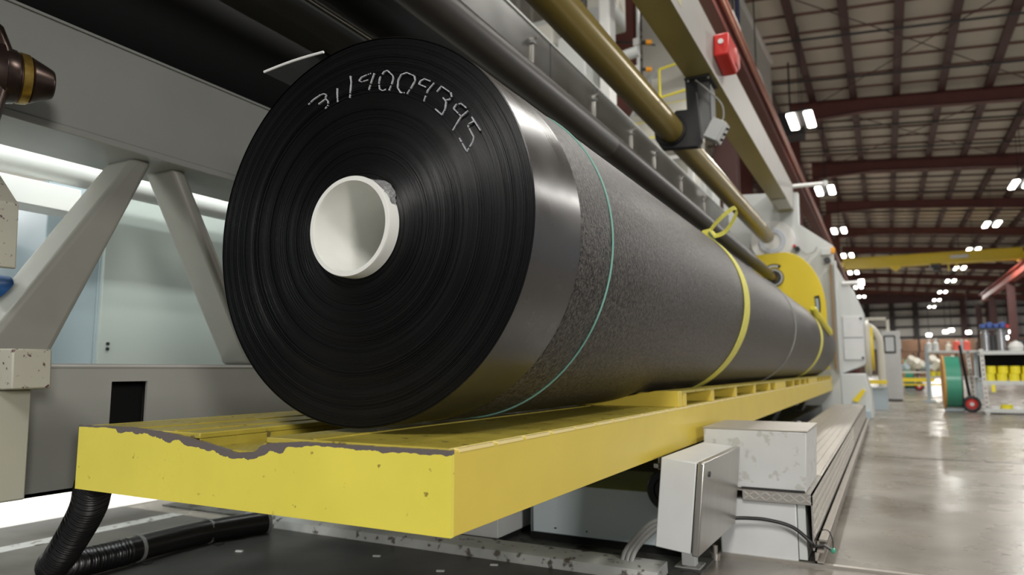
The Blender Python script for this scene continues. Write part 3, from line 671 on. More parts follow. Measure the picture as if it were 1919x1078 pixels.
# jacks beside the step
for y, lab in ((3.75, 'nearer pale angled strut between platform and step'), (4.6, 'farther pale angled strut between platform and step')):
    t = thing('strut_foot', (-.5, y, SZ), lab, 'strut')
    MB().bar((-.52, y, .0), (-.487, y+.05, .235), .02, .02).build('strut', M['lightgrey'], t, bevel=.002)
    MB().box(-.53, -.487, y-.02, y+.10, .2, .21).build('clip', M['alu'], t, smooth=0)

# ================================================================== LEFT MACHINE FRAME
fr = thing('side_truss', (-1.7, .2, .28), 'grey welded machine side frame with V braces behind the roll', 'frame')
BX0, BX1 = -1.82, -1.62
lowb = MB()
# lower hollow beam with a rectangular port
py0, py1, pz0, pz1 = 1.036, 1.128, .40, .521
lowb.box(BX1-.008, BX1, -.6, py0, .279, .56).box(BX1-.008, BX1, py1, 8.6, .279, .56).box(BX1-.008, BX1, py0, py1, pz1, .56).box(BX1-.008, BX1, py0, py1, .279, pz0)
lowb.box(BX0, BX1, -.6, 8.6, .552, .562).box(BX0, BX1, -.6, 8.6, .279, .287).box(BX0, BX0+.008, -.6, 8.6, .279, .56)
lowb.build('lower_beam', M['grey_paint'], fr, smooth=0)
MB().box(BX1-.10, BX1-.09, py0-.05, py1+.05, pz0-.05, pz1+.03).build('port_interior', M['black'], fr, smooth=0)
MB().cyl((BX1-.005, -.6, .556), (BX1-.005, 8.6, .556), .007, 10).build('beam_edge', M['grey_paint'], fr)
MB().box(BX0, BX1, -.6, 8.6, 1.10, 1.334).build('upper_beam', M['grey_paint'], fr, bevel=.004)
MB().box(BX0-.02, BX1+.006, -.6, 8.6, 1.083, 1.10).build('beam_flange', M['grey_paint'], fr, bevel=.003)
MB().box(BX0, BX1+.004, -.6, 8.6, 1.334, 1.340).build('beam_flange', M['grey_paint'], fr, smooth=0)
# braces (flat box sections in the Y-Z plane)
def brace(poly, x0=-1.76, x1=-1.66):
    return MB().prism(poly, 'X', x0, x1)
def yz(px, py, X): p = at(px, py, X=X); return (p.y, p.z)
def ext(p, q, z): t_ = (z-p[1])/(q[1]-p[1]); return (p[0]+(q[0]-p[0])*t_, z)
for (l0, l1, r0, r1) in (((207, 296), (0, 545), (284, 312), (103, 650)), ((272, 333), (414, 682), (351, 327), (420, 500))):
    L0, L1, R0, R1 = yz(*l0, -1.78), yz(*l1, -1.78), yz(*r0, -1.66), yz(*r1, -1.66)
    brace([ext(L0, L1, 1.088), ext(R0, R1, 1.088), ext(R0, R1, .562), ext(L0, L1, .562)], -1.78, -1.66).build('brace', M['grey_old'], fr, bevel=.014, seg=3)
# further braces hidden behind the roll but part of the frame
brace([(2.45, 1.09), (2.6, 1.09), (2.3, .562), (2.15, .562)]).build('brace', M['grey_old'], fr, bevel=.012)

# interior cabinet and tubes behind the frame
cabn = thing('machine_cabinet', (-2.4, 1.5, 0), 'blue-grey sheet-metal cabinet seen through the V braces', 'cabinet')
MB().box(-2.9, -2.40, 1.46, 3.6, .40, 1.21).build('body', M['bluegrey'], cabn, bevel=.004)
MB().box(-2.402, -2.385, 1.47, 2.7, .41, 1.20).build('door_panel', mat('pale_green_grey_panel', (176, 184, 178), .4, var=.05, vscale=1.5), cabn, bevel=.002)
MB().box(-2.86, -2.40, 1.28, 1.46, .40, 1.17).build('side_panel', M['bluegrey'], cabn, bevel=.003)
for dz in (0, .018): MB().cyl((-2.384, 1.50, .62+dz), (-2.380, 1.50, .62+dz), .006, 10).build('screw', M['dark_steel'], cabn)
wt = thing('white_roller', (-2.1, 0, 1.14), 'long white roller tube with a thin red line, behind the frame', 'roller')
MB().cyl((-2.12, -.5, 1.145), (-2.12, 4.5, 1.145), .05, 40).build('tube', M['white'], wt)
MB().tube([(-2.12+.0503*math.cos(.5), -.5, 1.145+.0503*math.sin(.5)), (-2.12+.0503*math.cos(.5), 4.5, 1.145+.0503*math.sin(.5))], .0012, 6).build('red_line', M['red'], wt)
wb = thing('white_beam', (-2.1, 0, 1.04), 'flat white enamelled bar below the white roller', 'beam')
MB().box(-2.18, -2.08, -.5, 1.2, 1.005, 1.078).build('bar', M['white'], wb, bevel=.003)
dk = MB().box(-2.7, -2.66, -.8, 1.26, .45, 1.0).build('dark_shroud', mat('dark_grey_shroud', (92, 92, 94), .6)); tag(dk, 'dark grey shroud plate left of the blue-grey cabinet', 'panel')
lf = thing('added_light', (-2.25, 1.5, 2.0), 'added unseen light fixture brightening the machine interior above the white roller', 'lamp')  # housing and strip made up around the added interior lamps
MB().box(-2.40, -2.10, .7, 2.4, 1.98, 2.02).build('housing', M['white'], lf, smooth=0)
MB().obox((-1.885, 1.3, 1.308), (.04, 0, .03), (0, 2.3, 0), (-.012, 0, .016)).build('strip', M['white'], lf, smooth=0)
for (y, z, r_, lab) in ((.965, .612, .026, 'lower black rubber grommet beside the left brace'), (.985, .665, .018, 'upper black rubber grommet beside the left brace')):
    t = thing('rubber_grommet', (-1.9, y, z), lab, 'grommet')
    MB().lathe([(r_*.5, .0), (r_*.9, 0), (r_, .008), (r_, .03), (r_*.85, .034), (r_*.85, .05), (r_, .054), (r_, .075), (.001, .08)], (-1.93, y+.02, z), 28, axis='X').build('ring', M['rubber'], t)
    MB().cyl((-2.39, y+.02, z), (-1.93, y+.02, z), r_*.5, 14).build('spindle', M['dark_steel'], t)

# roller drum of black film above the frame
dr = thing('film_drum', (-1.85, 0, 1.6), 'big matt black drum of film above the grey frame beam', 'drum')
MB().lathe([(.03, -.6), (.20, -.6), (.20, 1.86), (.03, 1.86)], (-1.90, 0, 1.56), 96).build('wound_film', M['drum'], dr)
MB().cyl((-1.90, -.7, 1.56), (-1.90, 2.3, 1.56), .03, 20).build('shaft', M['dark_steel'], dr)
gb = thing('cross_beam', (-1.7, 0, 1.8), 'dark grey guard beam above the black drum', 'beam')
MB().box(-1.68, -1.58, -.6, 8.6, 1.63, 1.67).box(-1.67, -1.66, -.6, 8.6, 1.67, 1.86).build('beam', mat('dark_grey_guard', (88, 88, 84), .5, var=.06), gb, smooth=0)
MB().box(-1.95, -1.66, 1.9, 2.0, 1.50, 1.63).build('end_bracket', M['dark_steel'], gb, bevel=.003)
sv = MB().cyl((-1.60, -.6, 1.748), (-1.60, 3.2, 1.748), .0095, 16).build('silver_rod', mat('polished_rod', (200, 200, 200), .15, metal=1)); tag(sv, 'thin polished silver rod above the top of the roll', 'rod')
fw = MB().grid([[(-1.585, y, 1.765), (-1.35, y, 1.70), (-1.12, y, 1.622)] for y in (-.6, 2, 5, 8)]); fw.grid([[(-1.585, y, 1.768), (-1.35, y, 1.703), (-1.12, y, 1.625)] for y in (-.6, 2, 5, 8)])
o = fw.build('film_web', M['film_dark'], smooth=0); tag(o, 'dark film web stretched from the silver rod to the black roller', 'film')
# black roller
br = thing('black_roller', (-1.087, .0, 1.58), 'slim matt black idler roller passing just above the big roll', 'roller')
MB().lathe([(.02, -.6), (.058, -.6), (.058, 2.98), (.0570, 2.985), (.0570, 2.995), (.058, 3.0), (.058, 8.02), (.045, 8.03)], (-1.087, 0, 1.586), 48).build('sleeve', M['roller_black'], br)
MB().cyl((-1.087, 8.02, 1.586), (-1.087, 8.40, 1.586), .042, 28).build('journal', M['gold'], br)
# gold tube
gt = thing('gold_tube', (-1.13, .5, 2.06), 'long round gold-painted tube running to the white disc', 'tube')
MB().cyl((-1.13, .8, 2.061), (-1.13, 8.36, 2.061), .0806, 48).build('tube', M['gold'], gt)
# grey box beam, gold reflection painted on its underside
bm = thing('box_beam', (-.94, .8, 2.377), 'rectangular grey machine beam with a gold reflection painted on its underside, above the gold tube', 'beam')
MB().box(-1.021, -.852, .8, 8.6, 2.377, 2.381).build('soffit', M['olive'], bm, smooth=0)
MB().box(-.856, -.850, .8, 8.6, 2.379, 2.684).build('side_plate', mat('taupe_grey_paint', (158, 154, 148), .5, var=.03), bm, smooth=0)
MB().box(-1.021, -1.016, .8, 8.6, 2.379, 2.684).box(-1.021, -.85, .8, 8.6, 2.68, 2.686).build('side_plate', M['olive'], bm, smooth=0)
MB().prism([(-.905, 2.375), (-.852, 2.375), (-.852, 2.37), (-1.0, 2.37)], 'Y', 7.9, 8.4).build('end_shim', M['lightgrey'], bm, smooth=0)
MB().box(-.8495, -.849, 2.95, 3.25, 2.42, 2.60).build('warning_label', mat('faded_label', (176, 160, 164), .6, var=.1, vscale=30), bm, smooth=0, label='faded pinkish and yellow warning label')
MB().box(-.8495, -.849, 3.30, 3.5, 2.44, 2.55).build('warning_label', mat('faded_yellow_label', (176, 172, 120), .6), bm, smooth=0)
# bracket carrying the gold tube
bk = thing('tube_bracket', (-1.05, 4.3, 2.0), 'black steel bracket hanging from the box beam and holding the gold tube', 'bracket')
P2 = [at(px, py, Y=4.3) for px, py in [(1226, 248), (1228, 262), (1240, 279), (1306, 274), (1314, 262), (1303, 150), (1283, 148), (1287, 205), (1267, 207)]]
MB().prism([(p.x, p.z) for p in P2], 'Y', 4.30, 4.36).build('plate', M['bracket'], bk, bevel=.003)
MB().box(-1.03, -.87, 4.26, 4.50, 2.362, 2.376).build('top_flange', M['bracket'], bk, bevel=.002)
MB().box(-.995, -.985, 4.36, 4.5, 1.98, 2.362).box(-.90, -.89, 4.36, 4.5, 1.98, 2.362).build('flange', M['bracket'], bk, smooth=0)
MB().box(-.99, -.895, 4.355, 4.365, 2.0, 2.362).build('cover_plate', M['steel'], bk, smooth=0)
MB().lathe([(.081, -.02), (.098, -.02), (.098, .02), (.081, .02)], (-1.13, 4.3, 2.061), 40).build('collar', M['rubber'], bk)
for x in (-1.01, -.885): MB().cyl((x, 4.28, 2.352), (x, 4.28, 2.364), .008, 6).build('bolt', M['brushed'], bk)
jb = thing('junction_box', (-.9, 4.2, 1.97), 'small pale grey junction box hanging crooked from the bracket', 'box')
jc = at(1342, 246, Y=4.25)
ax = (UU*.55-RR*.9).normalized(); ax = RR*.86-UU*.5; ay = RR*.45+UU*.89; az = F
Rj = Matrix.Rotation(math.radians(-28), 3, 'Y')
jx = Rj @ Vector((1, 0, 0)); jz = Rj @ Vector((0, 0, 1)); jy = Vector((0, 1, 0))
Rj = Matrix.Rotation(math.radians(30), 3, 'Y'); jx = Rj @ Vector((1, 0, 0)); jz = Rj @ Vector((0, 0, 1))
MB().obox(jc, jx*.085, jy*.11, jz*.125).build('body', M['lightgrey'], jb, bevel=.004)
MB().obox(jc+jx*.047, jx*.008, jy*.10, jz*.12).build('lid', M['white_box'], jb, bevel=.003)
for s_ in (-.3, 0, .3): MB().cyl(jc+jx*.05+jz*.12*s_, jc+jx*.066+jz*.12*s_, .008, 10).build('gland', M['rubber'], jb)
P = smooth_path([at(1303, 150, Y=4.25), at(1330, 172, Y=4.25), at(1352, 195, Y=4.25), at(1356, 218, Y=4.25), jc+jz*.065], 6)
tag(MB().tube(P, .005, 8).build('thin_cable', M['cable']), 'thin grey cable arching down to the crooked junction box', 'cable')
# alarm box
al = thing('alarm_box', (-.80, 4.45, 2.5), 'red plastic alarm box fixed to the side of the grey beam', 'alarm')
MB().prism([(4.28, 2.49), (4.56, 2.46), (4.62, 2.52), (4.62, 2.66), (4.30, 2.64)], 'X', -.849, -.755).build('body', M['red'], al, bevel=.012, seg=3)
MB().cyl((-.80, 4.279, 2.575), (-.80, 4.272, 2.575), .016, 14).build('white_button', M['white'], al)
MB().box(-.849, -.742, 4.48, 4.625, 2.50, 2.62).build('lens_cover', mat('pale_red_plastic', (190, 92, 84), .4), al, bevel=.02)

# grey sheet panel row
pr = thing('panel_row', (-1.55, 1.2, 1.7), 'row of grey sheet-steel guard panels behind the black roller', 'panel')
ys = [.9, 2.0, 3.38, 4.1, 4.78, 5.4, 6.2, 7.1, 8.4]
for a_, b_ in zip(ys[:-1], ys[1:]):
    MB().box(-1.556, -1.550, a_+.006, b_-.006, 1.80, 2.345).build('sheet', M['steel'], pr, bevel=.001)
MB().box(-1.60, -1.545, .9, 8.4, 2.345, 2.357).build('top_rail', M['lightgrey'], pr, smooth=0)
MB().box(-1.575, -1.562, .9, 8.4, 1.80, 2.345).build('backing', M['dark_steel'], pr, smooth=0)
for y in (2.2, 3.15, 4.04, 4.78, 5.36, 6.2, 7.1):
    l_ = MB().box(-1.549, -1.538, y-.006, y+.006, 2.14, 2.28).cyl((-1.538, y, 2.28), (-1.52, y, 2.28), .010, 10).build('latch', M['brushed'], pr, smooth=0)
    MB().box(-1.552, -1.535, y-.02, y+.02, 2.245, 2.262).build('latch_bar', M['wire'], l_, smooth=0)

# ---- machine end frame with guard
ef = thing('end_frame', (-1.0, 8.6, .3), 'light grey machine end frame plate at the far end of the roll', 'frame')
MB().prism([(-1.65, .02), (-1.65, 2.66), (-.80, 2.60), (-.805, 2.22), (-.46, 1.94), (-.46, .02)], 'Y', 8.62, 8.74).build('plate', M['lightgrey'], ef, bevel=.006)
MB().lathe([(.0001, -.015), (.24, -.015), (.245, 0), (.245, .02)], (-1.10, 8.60, 2.04), 56).build('disc', M['white'], ef)
MB().lathe([(.10, -.03), (.145, -.03), (.15, -.015)], (-1.10, 8.60, 2.04), 48).build('disc_ring', mat('pale_blue_ring', (200, 206, 216), .4), ef)
MB().box(-.45, -.43, 8.5, 8.6, .5, 1.75).build('conduit_channel', M['lightgrey'], ef, smooth=0)
MB().cyl((-.49, 8.55, .55), (-.49, 8.55, 1.72), .011, 10).build('brass_pipe', mat('dull_brass', (168, 136, 104), .4), ef)
MB().obox((-.53, 8.54, 1.86), (.10, 0, 0), (0, .08, 0), (0, 0, .08)).build('relay_box', M['lightgrey'], ef, bevel=.006)
MB().obox((-.46, 8.54, 1.87), (.05, 0, 0), (0, .06, 0), (0, 0, .07)).build('orange_knob', mat('orange_plastic', (232, 160, 40), .4), ef, bevel=.01)
MB().cyl((-.52, 8.56, 1.76), (-.52, 8.48, 1.76), .035, 16).build('gauge', M['dark_steel'], ef)
MB().cyl((-.83, 8.6, 1.92), (-.83, 8.53, 1.92), .03, 10).build('red_knob', M['rubber'], ef)
MB().cyl((-.86, 8.6, 1.96), (-.86, 8.54, 1.96), .016, 10).build('red_knob', M['red'], ef)
MB().tube(smooth_path([(-.80, 8.55, 1.92), (-.74, 8.55, 1.86), (-.66, 8.55, 1.87), (-.62, 8.55, 1.93)], 6), .006, 6).build('cable', M['cable'], ef)
gd = thing('yellow_guard', (-1.0, 8.5, .6), 'rounded yellow guard plate with curved slots at the roll\'s far end', 'guard')
poly = [(-1.30, .55), (-1.30, 1.86), (-.98, 1.875)]
for i in range(1, 13):
    a = PI/2*(1-i/12); poly.append((-.98+.43*math.cos(a), 1.20+.675*math.sin(a)))
poly += [(-.55, .55)]
MB().prism(poly, 'Y', 8.42, 8.47).build('plate', M['yellow_guard'], gd, bevel=.005)
MB().lathe([(.045, -.03), (.075, -.03), (.08, 0), (.105, .0), (.105, .03)], (-1.075, 8.40, 1.586), 36).build('bearing', M['dark_steel'], gd)
MB().lathe([(.082, -.012), (.092, -.012), (.092, .01)], (-1.075, 8.395, 1.586), 36).build('bearing_ring', M['white'], gd)
def arc_slot(cx, cz, r, a0, a1, wd, y, m, name, lab=None):
    rows = []
    for i in range(13):
        a = math.radians(a0+(a1-a0)*i/12); rows.append([(cx+(r-wd)*math.cos(a), y, cz+(r-wd)*math.sin(a)), (cx+(r+wd)*math.cos(a), y, cz+(r+wd)*math.sin(a))])
    b = MB().grid(rows); b.grid([[(p[0], p[1]+.006, p[2]) for p in rw] for rw in rows]); b.build(name, m, gd, smooth=0, label=lab)
arc_slot(-1.075, 1.586, .14, 60, 120, .018, 8.413, M['black'], 'slot'); arc_slot(-1.075, 1.583, .138, 70, 115, .008, 8.410, M['white'], 'slot_liner')
arc_slot(-1.15, 1.25, .52, -14, 12, .026, 8.413, M['black'], 'slot'); arc_slot(-1.15, 1.25, .515, -10, 9, .014, 8.410, M['bluegrey'], 'slot_liner')

# second housing beyond the end frame
hs = thing('drive_housing', (-.33, 9.1, 0), 'light grey drive housing with sloped top beyond the end frame', 'machine')
MB().prism([(-.455, .50), (-.455, 1.75), (-.39, 1.60), (-.29, 1.46), (-.205, 1.22), (-.205, .63), (-.22, .60)], 'Y', 9.0, 9.8).build('body', M['lightgrey'], hs, bevel=.006)
MB().box(-.42, -.215, 8.985, 9.0, .66, .90).build('access_panel', M['white_box'], hs, bevel=.003)
MB().box(-.42, -.215, 8.985, 9.0, .915, 1.16).build('access_panel', M['white_box'], hs, bevel=.003)
for x, z in ((-.23, 1.13), (-.23, .68)): MB().cyl((x, 8.985, z), (x, 8.975, z), .013, 10).build('latch', M['rubber'], hs)
MB().prism([(-.47, 0.0), (-.47, .5), (-.22, .5), (-.17, .30), (-.15, 0)], 'Y', 8.9, 9.9).build('base', M['lightgrey'], hs, bevel=.01)
MB().box(-.44, -.18, 8.7, 8.9, 0, .10).build('foot', M['bluegrey'], hs, bevel=.01)
MB().prism([(-.36, .2), (-.25, .33), (-.22, .31), (-.30, .18)], 'Y', 8.86, 8.9).build('yellow_bracket', M['yellow_guard'], hs, smooth=0)
MB().lathe([(.0001, -.05), (.30, -.05), (.32, 0), (.32, .05), (.001, .05)], (-.20, 11.6, .85), 40, axis='X').build('yellow_disc', M['yellow_guard'], hs)
MB().lathe([(.33, 0.03), (.40, .03), (.42, .1), (.33, .12)], (-.30, 11.6, .86), 40, axis='X').build('disc_housing', M['cream'], hs)
MB().box(-.3, .0, 10.9, 11.2, .35, .40).build('yellow_rail', M['yellow_guard'], hs, smooth=0)
MB().box(-.4, .0, 11.0, 11.4, 0.0, .30).build('plinth', M['bluegrey'], hs, smooth=0)
for (p, q, Y, lab) in (((1478, 350), (1546, 344), 8.6, 'white swing arm reaching from the beam towards a lamp'), ((1578, 532), (1614, 529), 9.0, 'short white arm on the drive housing with a lit tip')):
    t = thing('swing_arm', at(*p, Y=Y), lab, 'arm')
    a_, b_ = at(*p, Y=Y), at(*q, Y=Y)
    o = MB().cyl(a_, b_, .024, 12).build('arm', M['white'], t)
    o = MB().cyl(b_-Vector((0, 0, .035)), b_+Vector((0, 0, .03)), .03, 12).build('tip', M['lamp'] if Y == 9.0 else M['lightgrey'], t)
ap = thing('cream_pipe', (-.1, 13, 0), 'cream arched pipe curving down to the floor beside the control cabinet', 'pipe')
P = smooth_path([(-.45, 13, 1.28), (-.33, 13, 1.29), (-.18, 13, 1.22), (-.085, 13, 1.05), (-.07, 13, .85), (-.07, 13, .4), (-.07, 13, .0)], 8)
MB().tube(P, .055, 14).build('pipe', M['cream'], ap)
MB().cyl((-.07, 13, 0), (-.07, 13, .015), .09, 16).build('flange', M['lightgrey'], ap)
pc = thing('control_cabinet', (.08, 14, 0), 'tall white control cabinet with a dark framed screen', 'cabinet')
MB().box(-.045, .235, 14.0, 14.4, .03, 1.215).build('body', M['white_box'], pc, bevel=.006)
MB().box(-.03, .22, 14.02, 14.4, 0, .03).build('plinth', M['dark_steel'], pc, smooth=0)
o = MB().box(-.02, .165, 13.965, 14.0, .83, 1.14).build('screen_frame', M['dark_steel'], pc, bevel=.015)
MB().box(.005, .14, 13.96, 13.966, .86, 1.11).build('screen', M['screen'], o, smooth=0)
MB().box(.035, .085, 14.1, 14.15, 1.215, 1.47).box(-.5, .085, 14.1, 14.15, 1.42, 1.47).build('cable_duct', M['cream'], pc, bevel=.005)

# ---- stairs and machinery in the upper middle background
sr = thing('steel_stair', (-2.1, 8.2, 3.2), 'flight of pale steel stair treads with yellow nosings behind the gold tube', 'stair')
for k in range(9):
    z = 3.16+.17*k; y = 8.0+.18*k
    tr = MB().box(-2.75, -1.72, y, y+.02, z, z+.13).box(-2.75, -1.72, y, y+.24, z+.13, z+.145).build('tread', M['siding'], sr, smooth=0)
    if k in (1, 3, 5): MB().box(-2.74, -1.73, y-.006, y, z+.01, z+.055).build('nosing', M['tape'], tr, smooth=0)
MB().cyl((-2.2, 7.9, 3.4), (-2.2, 7.9, 4.1), .014, 8).cyl((-2.2, 7.9, 4.1), (-1.8, 7.9, 4.16), .014, 8).cyl((-2.2, 7.9, 3.75), (-1.8, 7.9, 3.8), .014, 8).build('handrail', M['tape'], sr)
MB().bar((-2.78, 7.8, 3.0), (-2.78, 9.8, 4.9), .04, .14).build('stringer', M['lightgrey'], sr, smooth=0)
for px, py, lab in ((1213, 79, 'upper small amber beacon beside the red-oxide column'), (1213, 130, 'lower small amber beacon beside the red-oxide column')):
    p = at(px, py, Y=7.6); t = thing('amber_beacon', p, lab, 'beacon')
    MB().cyl(p-RR*.02, p+RR*.05, .028, 12).build('lens', mat('amber', (240, 160, 30), .3), t, bevel=.006)
    MB().cyl(p-RR*.08, p-RR*.02, .018, 10).build('mount', M['rubber'], t)
p0, p1 = at(1196, 30, Y=7.7), at(1196, 150, Y=7.7)
o = thing('beacon_post', p1, 'slim grey post carrying the two amber beacons', 'post')
MB().cyl(p1-Vector((0, 0, .4)), p0+Vector((0, 0, .3)), .022, 10).build('post', M['lightgrey'], o)
for q_ in (at(1193, 80, Y=7.7), at(1193, 131, Y=7.7)): MB().obox(q_, (.07, 0, 0), (0, .07, 0), (0, 0, .09)).build('clamp_block', M['white'], o, bevel=.006)
mc = thing('overhead_housing', (-3.2, 7, 3.5), 'pale machine housings and ducts high behind the grey panel row', 'machine')
for (x0, x1, y0, y1, z0, z1, m) in [(-3.9, -3.0, 6.6, 6.9, 3.2, 4.3, 'siding'), (-2.95, -2.62, 6.6, 7.0, 3.3, 4.1, 'lightgrey'), (-3.6, -2.5, 7.2, 7.6, 4.5, 4.7, 'lightgrey'),
    (-2.55, -2.42, 6.8, 7.0, 2.6, 4.6, 'white'), (-3.6, -1.9, 8.3, 8.6, 2.3, 2.9, 'siding'), (-2.25, -1.8, 8.8, 9.2, 2.1, 3.05, 'lightgrey'), (-3.0, -2.6, 7.6, 7.9, 4.75, 5.6, 'siding')]:
    MB().box(x0, x1, y0, y1, z0, z1).build('housing', M[m], mc, bevel=.02)
for a_, b_, r_ in (((-1.95, 8.9, 2.2), (-1.95, 8.9, 3.1), .12), ((-2.9, 7.1, 3.9), (-2.2, 7.1, 4.0), .06), ((-3.1, 7.0, 4.4), (-3.1, 7.0, 6), .05)): MB().cyl(a_, b_, r_, 16).build('duct', M['lightgrey'], mc)
MB().box(-2.3, -1.75, 7.5, 7.6, 2.35, 2.40).box(-2.3, -2.25, 7.5, 7.6, 2.0, 2.9).box(-1.8, -1.75, 7.5, 7.6, 2.0, 2.9).box(-2.3, -1.75, 7.5, 7.6, 2.86, 2.90).build('bracket_frame', M['white'], mc, smooth=0)
MB().box(-2.9, -2.55, 6.5, 6.56, 3.02, 3.07).build('yellow_rail', M['tape'], mc, smooth=0)
MB().tube(smooth_path([(-3.30, 7.4, 6.0), (-3.32, 7.4, 5.0), (-3.28, 7.4, 4.6), (-3.12, 7.4, 4.5), (-2.7, 9.5, 5.2)], 8), .012, 6).build('loose_cable', M['rubber'], mc)
MB().box(-3.1, -2.2, 10.2, 10.25, 2.0, 6.6).build('siding_sheet', M['siding'], mc, smooth=0)
# hanging white wall panel at the top, with blue conduit
hp = thing('hanging_sheet', (-1.35, 10, 3.9), 'pale hanging wall panel strip high beside the copper bars', 'panel')
MB().prism([(10.0, 6.68), (15.8, 7.3), (15.8, 5.9), (10.0, 4.4)], 'X', -1.98, -1.90).build('sheet', M['siding'], hp, smooth=0)
MB().bar((-1.88, 10.0, 6.68), (-1.88, 15.8, 7.3), .06, .08).build('edge_trim', M['white'], hp, smooth=0)
MB().cyl((-1.72, 10.6, 5.0), (-1.72, 10.6, 7.9), .035, 10).build('blue_conduit', mat('blue_grey_conduit', (62, 66, 96), .5), hp)
column(-2.15, -1.82, 10.75, 8.0, 'dark maroon column behind the two strip lamps and blue conduit', 'darkred')
un = thing('unit_heater', (-1.6, 18.5, 6.8), 'dark unit heater hanging at the knee of the first rafter', 'heater')
MB().box(-2.05, -1.45, 17.6, 18.2, 6.15, 6.75).build('casing', M['bracket'], un, bevel=.02)
MB().cyl((-1.75, 17.9, 6.75), (-1.75, 17.9, 8.1), .02, 8).build('hanger', M['dark_steel'], un)

# ================================================================== CHUCK AND ARM AT LEFT EDGE
ck = thing('expanding_chuck', (-1.6, .8, 1.15), 'oily brown metal chuck cone with a brass ring poking in at the left', 'chuck')
a0_, a1_ = at(-95, 120, X=-1.50), at(99, 160, X=-1.46)
d_ = (a1_-a0_)
rs = [(0, .060), (.26, .062), (.30, .064), (.46, .064), (.48, .056), (.60, .052), (.62, .048), (.68, .049), (.69, .045)]
MB().tube([a0_+d_*t_ for t_, _ in rs if t_ < .7], .05, 40, rs=[r_ for t_, r_ in rs if t_ < .7]).build('body', M['chuck'], ck, smooth=50)
MB().tube([a0_+d_*t_ for t_ in (.63, .64, .73, .74)], .05, 40, rs=[.046, .0505, .049, .045]).build('brass_ring', M['brass'], ck)
MB().tube([a0_+d_*t_ for t_ in (.74, .76, .96, .99, 1.0)], .05, 40, rs=[.043, .046, .031, .028, .022]).build('nose_cone', M['chuck'], ck, smooth=50)
MB().tube([at(-60, 20, X=-1.46), at(-12, 60, X=-1.46), at(0, 95, X=-1.46), at(-10, 150, X=-1.46), at(-50, 260, X=-1.46)], .03, 12, rs=[.022, .020, .022, .026, .03]).build('claw', M['chuck'], ck)
am = thing('chipped_arm', (-1.6, .75, .3), 'cream clamp arm with chipped paint at the left edge', 'arm')
P_ = lambda L: [(at(px, py, Y=.79).x, at(px, py, Y=.79).z) for px, py in L]
MB().prism(P_([(-22, 325), (0, 325), (37, 383), (31, 505), (-22, 500)]), 'Y', .72, .79).build('jaw_block', M['chipped'], am, bevel=.004)
MB().prism(P_([(-22, 655), (98, 655), (96, 728), (-22, 735)]), 'Y', .72, .79).build('corbel', M['chipped'], am, bevel=.003)
MB().prism(P_([(-22, 730), (60, 730), (47, 936), (-22, 942)]), 'Y', .73, .79).build('post', mat('cream_grey_paint', (176, 174, 160), .5, var=.04), am, bevel=.003)
MB().prism(P_([(-22, 500), (-20, 500), (-20, 655), (-22, 655)]), 'Y', .74, .79).build('web', M['chipped'], am, smooth=0)
bl = thing('blue_plastic_cap', at(-12, 535, Y=.83), 'rounded blue plastic cap at the very left edge', 'cap')  # rounded plastic cap
MB().lathe([(.0001, -.02), (.022, -.02), (.028, -.012), (.028, .03), (.001, .03)], at(-14, 538, Y=.84), 28).build('cap', M['blue'], bl)

# ================================================================== HOSE
hz = thing('corrugated_hose', (-1.9, 1.1, 0), 'black corrugated hose dropping from under the platform\'s left corner to the floor', 'hose')
path = smooth_path([(-1.375, .90, .345), at(180, 900, Y=.92), at(166, 950, Y=.96), at(140, 1000, Y=1.0), at(114, 1042, Y=1.03), (-1.86, 1.07, .06), (-1.90, 1.16, .044), (-1.91, 1.30, .042)], 40)
b = MB(); rs_ = []; pth = []
def resample(P, st_):
    out = [P[0]]; need = st_
    for a_, b_ in zip(P[:-1], P[1:]):
        d_ = (b_-a_).length; u_ = need
        while u_ <= d_: out.append(a_+(b_-a_)*(u_/d_)); u_ += st_
        need = u_-d_
    return out
path = resample(path, .0016)
acc = 0; last = path[0]
for i, p in enumerate(path):
    acc += (p-last).length; last = p; pth.append(p); rs_.append(.0345+.0030*math.sin(acc*2*PI/.0105))
MB().tube(pth, .03, 20, rs=rs_).build('ribbed_section', M['hose'], hz, smooth=70)
path = smooth_path([(-1.91, 1.27, .042), (-1.925, 1.40, .041), (-1.93, 1.55, .040), (-1.90, 1.68, .040), (-1.87, 1.77, .04)], 10)
MB().tube(path, .036, 20).build('smooth_section', M['hose'], hz)
def clampat(p, t):
    t = Vector(t).normalized(); return MB().tube([Vector(p)-t*.005, Vector(p)+t*.005], .0385, 24).build('clamp_ring', M['clamp'], hz)
clampat((-1.918, 1.335, .0415), (-.05, 1, 0)); clampat((-1.929, 1.58, .040), (.05, 1, 0))
clampat((-1.873, 1.765, .04), (.3, 1, 0))
for y in (1.335, 1.58): MB().box(-1.885, -1.865, y-.012, y+.012, .003, .009).build('anchor', M['dark_steel'], hz, smooth=0)
# debris on the floor
for i, (x, y) in enumerate([(-1.35, 1.70), (-1.1, 1.66), (-1.75, 1.55), (-1.0, 1.78)]):
    o = MB().obox((x, y, .0065), Vector((.02, .008, 0)), (-.003, .008, 0), (0, 0, .004)).build('paint_flake', M['lightgrey'], smooth=0); tag(o, 'small pale paint flake lying on the dark floor by the curb', 'debris', 'paint flakes on the floor')
o = MB().tube(smooth_path([(-1.33, 1.97, .008), (-1.2, 1.985, .008), (-1.09, 1.97, .008), (-1.0, 2.0, .008)], 5), .003, 6).build('orange_cord', mat('orange_cord', (170, 96, 66), .6)); tag(o, 'short faded orange cord on the grimy track plate', 'cord')

